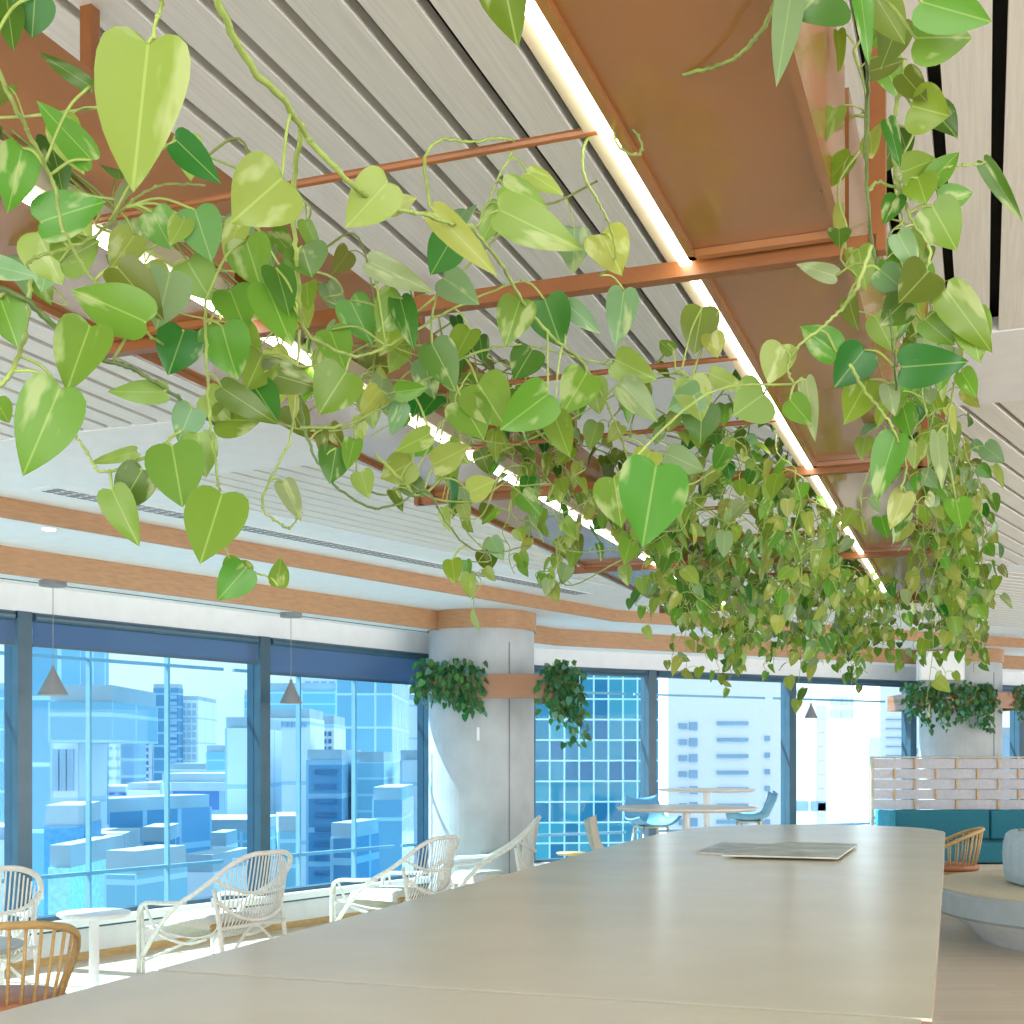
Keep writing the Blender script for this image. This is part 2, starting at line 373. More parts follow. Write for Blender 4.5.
wall_line(WL, -14, 5.8, [-4.86, -2.64, -.42, 1.82, 4.04, 5.75], 'wall_left', glassL,
          [None, (bz, 'dark blue roller blind over the window cut off by the left picture edge'), (bz, 'dark blue roller blind over the wide window above the first white rattan lounger'),
           (CH+.705, 'dark blue roller blind hanging lower, in the window beside the near concrete column'), None], 2, 1)
wall_line(WF, 0, 11, [-.5, 1.58, 3.71, 5.81, 7.95, 10.1], 'wall_far', glassF,
          [(CH+.93, 'rolled-up blue blind over the window right of the near column'), (CH+.93, 'rolled-up blue blind above the two high round tables'),
           (CH+.93, 'rolled-up blue blind above the window left of the far column'), (CH+.90, 'rolled-up blind behind the far column planter'), None], 0, 7)

# columns
def column(c, r, lab, collar=True):
    e = empty('column', (c[0], c[1], 0)); tag(e, lab, 'column')
    MB().lathe(c, [(r, 0), (r, z2+.0)], 64).build('shaft', concrete, e, smooth=False)
    MB().lathe(c, [(r+.02, z2-.005), (r+.02, z1-.001)], 64).build('collar', oak, e)
    # joint and small switch plate
    a = R(-58); p = Vector((c[0]+math.cos(a)*r, c[1]+math.sin(a)*r, 0))
    MB().box(p+Vector((0, 0, 1.25)), (.008, .012, 2.5), (math.cos(a+math.pi/2), math.sin(a+math.pi/2), 0)).build('joint', greyp, e)
    return e
c1 = (-.29, 12.05, 0); c2 = (5.72, 16.2, 0)
col1 = column(c1, .50, 'round concrete column with sun on its left side, beside the rattan loungers')
column(c2, .50, 'round concrete column behind the woven screen of the teal booth')
for o_ in [col1]:
    a = R(-92); p = Vector((c1[0]+math.cos(a)*.50, c1[1]+math.sin(a)*.50, CH+.21))
    MB().box(p, (.025, .03, .12)).build('switch_plate', sillm, o_)
# white box light / panel on the far column
e = empty('wall_speaker', at(941, 680, 15.55)); tag(e, 'white square box mounted high in front of the far column', 'speaker')
MB().hexa(at(919, 680, 15.55), at(965, 680, 15.55), at(965, 651, 15.55), at(919, 651, 15.55), (0, .12, 0)).build('housing', white, e, bevel=.01)
MB().hexa(at(921, 678.5, 15.54), at(963, 678.5, 15.54), at(963, 652.5, 15.54), at(921, 652.5, 15.54), (0, .01, 0)).build('grille', sillm, e)
MB().tube([at(942, 666, 15.65), at(942, 666, 15.72)+Vector((0, .15, 0))], .02).build('bracket', metal, e)

# ================================================================ SUSPENDED PLANTER FRAME
H0, H1 = .80, 1.05
lr0, lr1, ll0, ll1 = .20, .44, 1.28, 1.57
s_end = 6.75
fr_s = [.45, 2.02, 3.55, 5.10, 6.67]
pf = empty('hanging_frame', T(0, .9, H0))
tag(pf, 'copper steel frame hung from the slatted ceiling, carrying both planting troughs', 'hanging frame')
for s_ in fr_s:
    MB().bar(T(s_, .155, H0-.015), T(s_, 1.625, H0-.015), .026, .026).build('crossbar', copperd, pf)
    for l_ in (.155, 1.625): MB().bar(T(s_, l_, H0-.028), T(s_, l_, 1.55), .026, .026).build('hanger_post', copperd, pf)
for s_ in (1.557, 2.54, 3.04, 4.05, 4.6, 5.6, 6.15):
    MB().tube([T(s_, lr1, H0+.0), T(s_, ll0, H0+.0)], .006, 8).build('rod', copperd, pf)
for nm, la, lb, lab in (('right', lr0, lr1, 'copper planting trough on the right'),
                        ('left', ll0, ll1, 'copper planting trough on the left')):
    segs = [(-.8, .43), (.47, 1.99), (2.05, 3.53), (3.57, 5.08), (5.12, s_end)]
    for i, (a, b) in enumerate(segs):
        e = empty('planting_trough', T((a+b)/2, (la+lb)/2, H0))
        tag(e, lab + (', section %s' % ['above and behind the camera', 'between the near crossbars, the largest in view', 'second length ahead', 'third length ahead', 'last length at the far end'][i]), 'planter', 'copper planting troughs of the hanging frame')
        m = MB(); P = lambda s_, l_: T(s_, l_, 0)
        m.prism([P(a, la), P(b, la), P(b, lb), P(a, lb)], CH+H0, CH+H0+.012)
        m.prism([P(a, la), P(b, la), P(b, la+.008), P(a, la+.008)], CH+H0+.012, CH+H1)
        m.prism([P(a, lb-.008), P(b, lb-.008), P(b, lb), P(a, lb)], CH+H0+.012, CH+H1)
        m.prism([P(a, la+.008), P(a, lb-.008), P(a+.008, lb-.008), P(a+.008, la+.008)], CH+H0+.012, CH+H1)
        m.prism([P(b, la+.008), P(b, lb-.008), P(b-.008, lb-.008), P(b-.008, la+.008)], CH+H0+.012, CH+H1)
        m.build('trough', copper, e)
        m = MB()      # raised lip around the underside
        for (x0, x1, y0, y1) in ((a, b, la, la+.012), (a, b, lb-.012, lb), (a, a+.016, la, lb), (b-.016, b, la, lb)):
            m.prism([P(x0, y0), P(x1, y0), P(x1, y1), P(x0, y1)], CH+H0-.012, CH+H0-.0005)
        m.build('rim', copper, e)
        MB().prism([P(a+.01, la+.01), P(b-.01, la+.01), P(b-.01, lb-.01), P(a+.01, lb-.01)], CH+H1-.04, CH+H1-.02).build('soil', soil, e)
for (l_, sg, lab) in ((lr1, 1, 'long glowing LED strip along the inner edge of the right planting trough'), (ll0, -1, 'long glowing LED strip along the inner edge of the left planting trough')):
    e = empty('light_strip', T(3, l_, H0)); tag(e, lab, 'light')
    P = lambda s_, l2: T(s_, l2, 0)
    a, b = l_+sg*.001, l_+sg*.018
    MB().prism([P(-.8, a), P(s_end-.1, a), P(s_end-.1, b), P(-.8, b)], CH+H0-.012, CH+H0-.004).build('diffuser', led, e)
    a2, b2 = l_+sg*.001, l_+sg*.040
    MB().prism([P(-.8, a2), P(s_end-.1, a2), P(s_end-.1, b2), P(-.8, b2)], CH+H0-.003, CH+H0+.03).build('channel', cream, e)

# ================================================================ TABLE
TZ = 1.05
edgem = mat('table_edge_wood', (.22, .13, .06), .5)
tb = empty('communal_table', B(4, .7, 0)); tag(tb, 'very long pale laminate bar-height communal table with a rounded far end', 'table')
far_pts = [(2.045, .025), (5.0, .02), (7.10, .02), (7.22, .03), (7.42, .09), (7.58, .2), (7.70, .42), (7.735, .62), (7.70, .8), (7.6, 1.0), (7.46, 1.17), (7.27, 1.29), (7.0, 1.38), (6.6, 1.425), (6.2, 1.436), (5.26, 1.44), (2.045, 1.41)]
MB().prism([B(s, l, 0) for s, l in far_pts], TZ-.005, TZ).build('tabletop', tablem, tb)
MB().prism([B(s, l, 0) for s, l in far_pts], TZ-.04, TZ-.0052).build('edge_board', edgem, tb)
MB().prism([B(s, l, 0) for s, l in [(2.022, .05), (2.050, .05), (2.050, 1.38), (2.022, 1.38)]], TZ-.06, TZ-.042).build('joint_plate', greyp, tb)
MB().prism([B(s, l, 0) for s, l in [(-.6, .04), (2.030, .04), (2.030, 1.41), (-.6, 1.40)]], TZ-.04, TZ-.0052).build('edge_board', edgem, tb)
MB().prism([B(s, l, 0) for s, l in [(-.6, .04), (2.030, .04), (2.030, 1.41), (-.6, 1.40)]], TZ-.005, TZ).build('tabletop', tablem, tb)
for (s, l) in ((.3, .72), (2.9, .72), (4.7, .72), (6.6, .72)):
    m = MB(); m.prism([B(s-.3, l-.35, 0), B(s+.3, l-.35, 0), B(s+.3, l+.35, 0), B(s-.3, l+.35, 0)], .0, TZ-.04); m.build('pedestal', plinth, tb)

# magazines
def mag(pts, z, t, lab, m1):
    c = sum((Vector(p) for p in pts), Vector())/4
    e = empty('magazine', (c.x, c.y, z)); tag(e, lab, 'magazine')
    MB().prism(pts, z, z+t).build('pages', paperw, e)
    MB().prism([c+(Vector(p)-c)*1.008 for p in pts], z+t, z+t+.0012).build('cover', m1, e)
def tp(px, py, z=TZ):
    Y = (CH-z)*F/(py-HZ); return Vector(((px-512)/F*Y, Y, 0))
mag([tp(696, 853.5), tp(762, 857.5), tp(790, 847), tp(722, 844)], TZ+.0008, .006, 'grey covered magazine lying left on the pale table, partly under the other', papers)
m2 = mat('magazine_cover_green', (.40, .46, .40), .35, scale=5, amt=.5)
mag([tp(722, 858.5), tp(838, 861.5), tp(857, 847.5), tp(782, 845.5)], TZ+.009, .006, 'wider grey green magazine lying on top, nearer the table right edge', m2)

# ================================================================ CHAIRS
def rattan_chair():
    e = empty('rattan_lounge_chair', (0, 0, 0))
    for sx in (-1, 1):
        MB().tube(cat([(sx*.34, .36, 0), (sx*.34, .36, .30), (sx*.345, .35, .42), (sx*.35, .28, .475), (sx*.355, .1, .485), (sx*.36, -.1, .50)]), .015, 8).build('armrest', rattan, e, smooth=True)
        MB().tube([(sx*.315, .34, 0), (sx*.325, .345, .44)], .013, 8).build('leg', rattan, e, smooth=True)
        MB().tube(cat([(sx*.30, -.40, 0), (sx*.30, -.355, .3), (sx*.30, -.30, .60)]), .015, 8).build('leg', rattan, e, smooth=True)
        MB().tube(cat([(sx*.345, .30, .47), (sx*.31, .20, .28), (sx*.28, -.02, .22), (sx*.27, -.2, .26)]), .011, 8).build('side_brace', rattan, e, smooth=True)
    m = MB()
    half = [(0, -.50, .82), (.15, -.49, .815), (.27, -.44, .765), (.335, -.34, .67), (.355, -.2, .575), (.355, 0, .465), (.345, .18, .30), (.335, .33, .12)]
    m.tube(cat([(-x, y, z) for x, y, z in half[:0:-1]] + half), .017, 8)
    m.tube(cat([(-.33, -.33, .655), (-.2, -.435, .58), (0, -.465, .56), (.2, -.435, .58), (.33, -.33, .655)]), .011, 8)
    m.tube(cat([(-.31, -.33, .52), (-.2, -.40, .42), (0, -.42, .375), (.2, -.40, .42), (.31, -.33, .52)]), .013, 8)
    m.tube([(-.30, -.36, .34), (.30, -.36, .34)], .012, 8)
    m.tube(cat([(-.30, -.38, .08), (-.1, -.37, .28), (0, -.365, .33), (.1, -.37, .28), (.30, -.38, .08)]), .010, 8)
    m.tube([(-.33, .33, .30), (.33, .33, .30)], .013, 8)
    m.tube(cat([(-.32, .33, .08), (-.1, 0, .25), (.1, 0, .25), (.32, .33, .08)]), .010, 8)
    m.build('frame', rattan, e, smooth=True)
    m = MB(); N = 23
    for i in range(N):
        x = -.31 + .62*i/(N-1); u = abs(x)/.355
        zt = .82 - .19*u**3 - .02*u; yt = -.50 + .18*u**2.4
        m.tube(cat([(x, yt, zt-.005), (x*.98, -.455+.12*u*u, .57+.05*u*u), (x*.95, -.40+.08*u*u, .40+.07*u*u), (x*.9, -.28, .285+.04*u*u), (x*.88, -.05, .245+.02*u*u), (x*.9, .32, .30)], 5), .0055, 5)
    m.build('woven_shell', rattan, e, smooth=True)
    # cushion
    m = MB(); g = 10; vs = []; fs = []
    for k, zz in ((0, 0), (1, 1)):
        for i in range(g+1):
            for j in range(g+1):
                a, b = i/g*2-1, j/g*2-1; ed = max(abs(a), abs(b))**6
                vs.append((a*.27*(1-.05*abs(b)**4), b*.29+.02, .315 + (.075*(1-ed) if zz else 0) + (.01)))
    n1 = (g+1)**2
    for i in range(g):
        for j in range(g):
            a = i*(g+1)+j; fs.append((a, a+1, a+g+2, a+g+1)); fs.append((n1+a, n1+a+g+1, n1+a+g+2, n1+a+1))
    sc2 = m.add(vs, fs).build('seat_cushion', cushion, e, smooth=True)
    m = MB(); m.tube(cat([(-.26, -.24, .33), (-.1, -.27, .33), (.1, -.27, .33), (.26, -.24, .33)]), .03, 8); m.build('bolster', mat('amber_cushion', (.45, .25, .08), .7), sc2, smooth=True)
    return e
rc = rattan_chair()
def place(o, p, azf, lab, group=None, catg='chair', first=False):
    # azf: facing azimuth, clockwise from +Y; local +Y is the front
    c = o if first else copy_tree(o)
    c.location = (p[0], p[1], p[2] if len(p) > 2 else 0); c.rotation_euler = (0, 0, -R(azf)); tag(c, lab, catg, group); return c
g = 'white rattan lounge chairs along the left windows'
place(rc, (-2.02, 8.62), -58, 'white rattan lounge chair seen from behind, the nearest whole one beside the window sill', g, first=True)
place(rc, (-.95, 10.2), -60, 'white rattan lounge chair, middle of the three, left of the near column', g)
place(rc, (-.30, 11.0), -88, 'white rattan lounge chair turned sideways in front of the concrete column', g)
place(rc, (-3.24, 7.50), -40, 'white rattan lounge chair cut off by the left picture edge behind the honey wood chair', g)

def spindle_chair():
    e = empty('spindle_armchair', (0, 0, 0))
    rail = cat([(-.26, .22, .44), (-.30, .18, .56), (-.305, .02, .66), (-.27, -.16, .745), (-.16, -.27, .785), (0, -.305, .795), (.16, -.27, .785), (.27, -.16, .745), (.305, .02, .66), (.30, .18, .56), (.26, .22, .44)], 8)
    m = MB()
    m.tube(rail, .017, 10); m.build('rail', honey, e, smooth=True)
    m = MB()
    for i in range(8, len(rail)-8, 3):
        p = rail[i]; a = math.atan2(p.x, -p.y if abs(p.y) > 1e-6 else 1e-6)
        q = Vector((p.x*.80, p.y*.78, .45)); m.tube([p, (p+q)/2*1.0+Vector((p.x*.02, p.y*.02, 0)), q], .007, 6)
    m.build('spindles', honey, e, smooth=True)
    MB().lathe((0, -.01, 0), [(.24, .415), (.265, .43), (.265, .46), (.25, .475), (0.01, .48)], 32).build('seat', leather, e, smooth=True)
    MB().lathe((0, -.01, 0), [(.25, .39), (.25, .414)], 32).build('seat_frame', honey, e)
    for a in (45, 135, 225, 315):
        c_, s_ = math.cos(R(a)), math.sin(R(a))
        MB().tube([(c_*.21, s_*.21, .40), (c_*.29, s_*.29, 0)], .017, 8, .013).build('leg', honey, e, smooth=True)
    return e
sc_ = spindle_chair()
g = 'honey wood spindle armchairs'
place(sc_, (-2.10, 5.2), -25, 'honey wood spindle armchair with tan seat at the lower left corner', g, first=True)
place(sc_, (4.00, 11.66), -75, 'small honey wood spindle armchair between the long table and the teal booth', g)

def scz(lab, k, dx=0, dy=0):
    for o in COL.objects:
        if o.parent is None and o.get('label', '').startswith(lab): o.scale = (1, 1, k); o.location.x += dx; o.location.y += dy
scz('white rattan lounge chair turned', 1.12, .04, .15)
# round low tables
def round_table(c, r, z, lab, mt, ml=None, pr=.03, name='side_table', nm='round side tables'):
    e = empty(name, (c[0], c[1], 0)); tag(e, lab, 'table')
    MB().lathe(c, [(r-.02, z-.028), (r, z-.012), (r, z-.004), (r-.004, z)], 48).build('table_top', mt, e)
    MB().lathe(c, [(pr, .02), (pr, z-.028)], 20).build('post', ml or mt, e)
    MB().lathe(c, [(r*.55, 0), (r*.55, .012), (pr+.01, .02)], 32).build('base', ml or mt, e)
greytop = mat('grey_table_top', (.45, .46, .45), .3, amt=.05); wht = mat('white_lacquer', (.80, .82, .83), .35, amt=.02)
round_table((-2.85, 6.4, 0), .37, .50, 'low round grey topped table at the left picture edge', greytop)
round_table((-2.56, 7.78, 0), .22, .50, 'small white round side table on one post between two rattan loungers', wht)
warm = mat('pale_table_top', (.72, .66, .60), .35, amt=.05)
round_table((1.40, 10.2, 0), .56, 1.05, 'large bar-height round table, the nearer one past the end of the long table', warm, wht, .03, 'high_table')
round_table((2.02, 13.2, 0), .50, 1.12, 'bar-height round table, the farther one against the bright window', warm, wht, .035, 'high_table')
round_table((.62, 13.2, 0), .16, .46, 'tiny low stool table near the floor behind the concrete column', honey, honey, .03)

# shell chairs
def shell_chair(mt, name, sh, legm, bh=.30, w=.25):
    e = empty(name, (0, 0, 0)); m = MB(); vs = []; fs = []; nu, nv = 14, 16
    prof = [(.24, .0), (.20, .012), (.05, -.01), (-.10, 0), (-.19, .05), (-.24, .14), (-.28, bh*.75), (-.30, bh)]
    pc = cat([(0, y, z) for y, z in prof], 2); nv = len(pc)-1
    for lay in (0, 1):
        for j, p in enumerate(pc):
            t = j/nv; ww = w*(1-.25*max(0, t-.5)/.5)
            for i in range(nu+1):
                u = i/nu*2-1; lift = .10*abs(u)**3*(1-t*.6) + .02; fwd = .11*abs(u)**2.5*max(0, t-.35)
                off = -.018 if lay else 0
                vs.append((u*ww, p.y + fwd + (off*.6 if t > .5 else 0), sh + p.z + lift + (off if t <= .6 else 0)))
    n1 = (nu+1)*(nv+1)
    for j in range(nv):
        for i in range(nu):
            a = j*(nu+1)+i; fs.append((a, a+1, a+nu+2, a+nu+1)); b = a+n1; fs.append((b, b+nu+1, b+nu+2, b+1))
    for j in range(nv):
        for i in (0, nu): a = j*(nu+1)+i; fs.append((a, a+nu+1, a+nu+1+n1, a+n1))
    for i in range(nu):
        for j in (0, nv): a = j*(nu+1)+i; fs.append((a, a+1, a+1+n1, a+n1))
    m.add(vs, fs).build('seat_shell', mt, e, smooth=True)
    for sx in (-1, 1):
        for sy in (-1, 1): MB().tube([(sx*.14, sy*.12, sh-.01), (sx*.21, sy*.19, 0)], .016, 8, .012).build('leg', legm, e, smooth=True)
    MB().box((0, 0, sh-.012), (.30, .26, .02)).build('seat_frame', legm, e)
    return e
ash = mat('ash_wood', (.50, .46, .38), .5)
b1 = shell_chair(bluefab, 'bar_stool', .76, ash)
g = 'blue shell bar stools'
place(b1, (2.98, 14.55), -70, 'blue shell bar stool facing left at the far high table', g, first=True)
place(b1, (1.52, 13.9), 160, 'blue shell bar stool half hidden under the near high table', g)
b2 = shell_chair(beigefab, 'tub_chair', .62, ash, .40, .28)
place(b2, (.92, 10.75), 100, 'beige tub chair peeking over the left edge of the long table end', None, first=True)

scz('blue shell bar stool facing', .95, -.25); scz('blue shell bar stool half', .92); scz('beige tub', .88)
# booth
bt = empty('booth_bench', (6.2, 15.3, 0)); tag(bt, 'long teal upholstered booth bench along the woven screen', 'bench')
X0 = 4.46
m = MB(); m.box((X0+2.0, 15.28, .09+.0), (3.9, .5, .18)); m.build('base', ash, bt)
for i in range(3):
    xa = X0+.08+i*1.28
    MB().box((xa+.64, 15.26, .32), (1.27, .60, .24)).build('seat_cushion', teal, bt, bevel=.03)
    MB().box((xa+.64, 15.52, .625), (1.27, .14, .36)).build('back_cushion', teal, bt, bevel=.03)
MB().box((X0+.035, 15.30, .50), (.07, .62, .62)).build('arm_panel', mat('bright_teal', (.02, .26, .40), .7), bt, bevel=.02)
sn = empty('woven_screen', (6.2, 15.68, 0)); tag(sn, 'light grey woven strap screen standing behind the teal booth bench', 'screen')
m = MB(); m.box((X0+2.0, 15.66, CH-.004), (4.08, .04, .02)); m.box((X0-.02, 15.66, CH/2), (.035, .05, CH)); m.box((X0+4.02, 15.66, CH/2), (.035, .05, CH)); m.box((X0+2, 15.66, .70), (4.0, .03, .03)); m.build('frame', ash, sn)
m = MB()
for i in range(1, 16): m.box((X0+i*.256, 15.66, 1.07), (.022, .012, .74))
m.build('uprights', honey, sn)
for r_ in range(5):
    m = MB(); zc = .80+.064+r_*.126; vs = []; fs = []; n = 160
    for i in range(n+1):
        x = X0+.0+i/n*3.98; y = 15.66 + .016*math.cos(math.pi*(x-X0)/.256 + math.pi*(r_ % 2))*1.0
        for dz in (-.058, .058):
            for dy in (-.003, .003): vs.append((x, y+dy, zc+dz))
    for i in range(n):
        a = i*4; fs += [(a, a+4, a+6, a+2), (a+1, a+3, a+7, a+5), (a+2, a+6, a+7, a+3), (a, a+1, a+5, a+4)]
    m.add(vs, fs).build('strap', felt, sn)

# round island bench with drum
oc = (4.86, 9.9, 0)
ob = empty('round_bench', oc); tag(ob, 'round island bench with cream seat on a tapered white plinth', 'bench')
MB().lathe(oc, [(1.14, 0), (1.20, .06), (1.38, .215)], 72).build('plinth', plinth, ob)
MB().lathe(oc, [(1.46, .216), (1.49, .24), (1.50, .40), (1.49, .415)], 72).build('seat_side', seatside, ob, smooth=False)
MB().lathe(oc, [(1.495, .416), (1.50, .43), (1.47, .447), (.02, .452)], 72).build('seat_pad', seatcream, ob)
dc = (4.55, 9.9, 0)
dr = empty('drum_pouf', (dc[0], dc[1], .452)); tag(dr, 'pale blue channelled drum pouf standing on the round bench', 'pouf')
m = MB(); vs = []; fs = []; n = 180; pr_ = [(.60, .455), (.645, .475), (.665, .56), (.672, .66), (.668, .77), (.65, .84), (.62, .865), (.56, .868)]
for (r, z) in pr_:
    for k in range(n):
        a = 2*math.pi*k/n; rr = r*(1+.012*abs(math.sin(a*30/2*1.0))); vs.append((dc[0]+rr*math.cos(a), dc[1]+rr*math.sin(a), z))
for i in range(len(pr_)-1):
    for k in range(n): fs.append((i*n+k, i*n+(k+1) % n, (i+1)*n+(k+1) % n, (i+1)*n+k))
m.add(vs, fs).build('side', paleblue, dr, smooth=True)
MB().lathe(dc, [(.56, .86), (.54, .875), (.01, .88)], 64).build('top', mat('grey_pouf_top', (.42, .44, .42), .8), dr)

# pendants
def pendant(px, ptop, pbot, wpx, Y, zc, lab):
    p = at(px, ptop, Y); r = wpx/2*Y/F; zb = at(px, pbot, Y).z
    e = empty('pendant_lamp', (p.x, p.y, zb)); tag(e, lab, 'lamp', 'grey cone pendant lamps')
    c = (p.x, p.y, 0)
    m = MB(); n = 28; m.lathe(c, [(r, zb), (.012, p.z), (.012, p.z+.02)], n, cap=False); m.lathe(c, [(r-.004, zb), (.010, p.z-.01)], n, cap=False); sh_ = m.build('shade', greyp, e, smooth=True)
    MB().lathe(c, [(.03, zb+.03), (.045, zb+.045), (.03, zb+.07)], 16).build('bulb', bulb, sh_, smooth=True)
    MB().tube([(p.x, p.y, p.z+.01), (p.x, p.y, zc)], .003, 6).build('cord', greyp, e)
    MB().lathe(c, [(.09, zc-.035), (.09, zc)], 24).build('canopy', greyp, e)
pendant(53, 669, 695, 30, 8.55, z2, 'grey cone pendant lamp at the left in front of the wide window')
pendant(291, 682, 703.5, 23, 10.45, z2, 'grey cone pendant lamp in front of the window beside the near column')
pendant(811, 705, 718, 13, 15.3, z2, 'small far grey cone pendant lamp against the white bright window')
# recessed downlight
p = at(49, 524.5, 7.5); e = empty('downlight', (p.x, p.y, z1)); tag(e, 'small white recessed downlight in the pale soffit at the left', 'light')
MB().lathe((p.x, p.y, 0), [(.05, z1-.006), (.055, z1-.001)], 24).build('trim_ring', sillm, e)
MB().lathe((p.x, p.y, 0), [(.035, z1-.010), (.035, z1-.0065)], 24).build('lens', bulb, e)

# ================================================================ PLANTS
OUT = [(0, 0), (.09, -.045), (.20, -.075), (.325, -.06), (.43, 0), (.485, .11), (.50, .23), (.48, .37), (.43, .50), (.35, .63), (.255, .75), (.155, .855), (.07, .935), (.02, .98), (0, 1.0)]
MID = [0, 0, .01, .03, .07, .15, .24, .37, .50, .63, .75, .855, .935, .98, 1.0]
class Plant:
    def __init__(s): s.leaf = MB(); s.leaf.uv = []; s.leaf.col = []; s.stem = MB(); s.pet = MB()
    def leafat(s, base, ax, nrm, L, W, col, fold=.25, curl=.2, seed=None):
        ax = ax.normalized(); nrm = (nrm - ax*nrm.dot(ax)); nrm = nrm.normalized() if nrm.length > 1e-4 else ax.orthogonal().normalized()
        sd = ax.cross(nrm); m = s.leaf; o = len(m.v); k0 = random.randint(0, 400); v0 = random.random()*40
        cols = 5; wav = random.uniform(-.04, .04)
        for i in range(15):
            for j in range(cols):
                u = (j-2)/2; x = OUT[i][0]*W*u; y = (MID[i] + (OUT[i][1]-MID[i])*abs(u))*L
                z = abs(x)*fold*(1 if abs(u) > .6 else .8) - curl*L*(y/L)**2 + wav*L*math.sin(y/L*7+u*2)*abs(u)
                m.v.append(base + sd*x + ax*y + nrm*z)
                m.uv.append((k0 + .5 + OUT[i][0]*u, v0 + y/L)); m.col.append(col)
        for i in range(14):
            for j in range(cols-1):
                a = o+i*cols+j
                m.f.append((a, a+1, a+cols+1, a+cols))
    def petiole(s, a, b, r=.0014, bow=.3):
        a = Vector(a); b = Vector(b); mid = (a+b)/2 + Vector((0, 0, 1))*(b-a).length*bow*.5
        s.pet.tube(cat([a, mid, b], 4), r, 5)
    def vine(s, pts, r=.0026, r2=None): s.stem.tube(pts, r, 6, r2 if r2 else r*.6)
    def build(s, name, label, cat_, group, lm, sm, rootloc=None):
        allv = s.stem.v or s.leaf.v
        top = max(allv, key=lambda v: v.z); e = empty(name, rootloc or top); tag(e, label, cat_, group)
        n0 = len(s.stem.f)
        if s.pet.v: s.stem.add(s.pet.v, s.pet.f)
        o = s.stem.build('stem', sm, e, smooth=True)
        if s.pet.v:
            o.data.materials.append(petm)
            o.data.polygons.foreach_set('material_index', [0]*n0 + [1]*(len(s.stem.f)-n0))
        if s.leaf.v: s.leaf.build('foliage', lm, e, smooth=True)
        return e
GREENS = {0: (.115, .26, .022), 1: (.235, .33, .055), 2: (.055, .15, .012), 3: (.17, .29, .12), 4: (.04, .22, .09)}
def gcol(c, j=.15):
    k = 1+random.uniform(-j, j); h = random.uniform(-.04, .06)
    r, g_, b_ = GREENS[c]; return (max(0, r*k+h), g_*k, max(.01, b_*k))

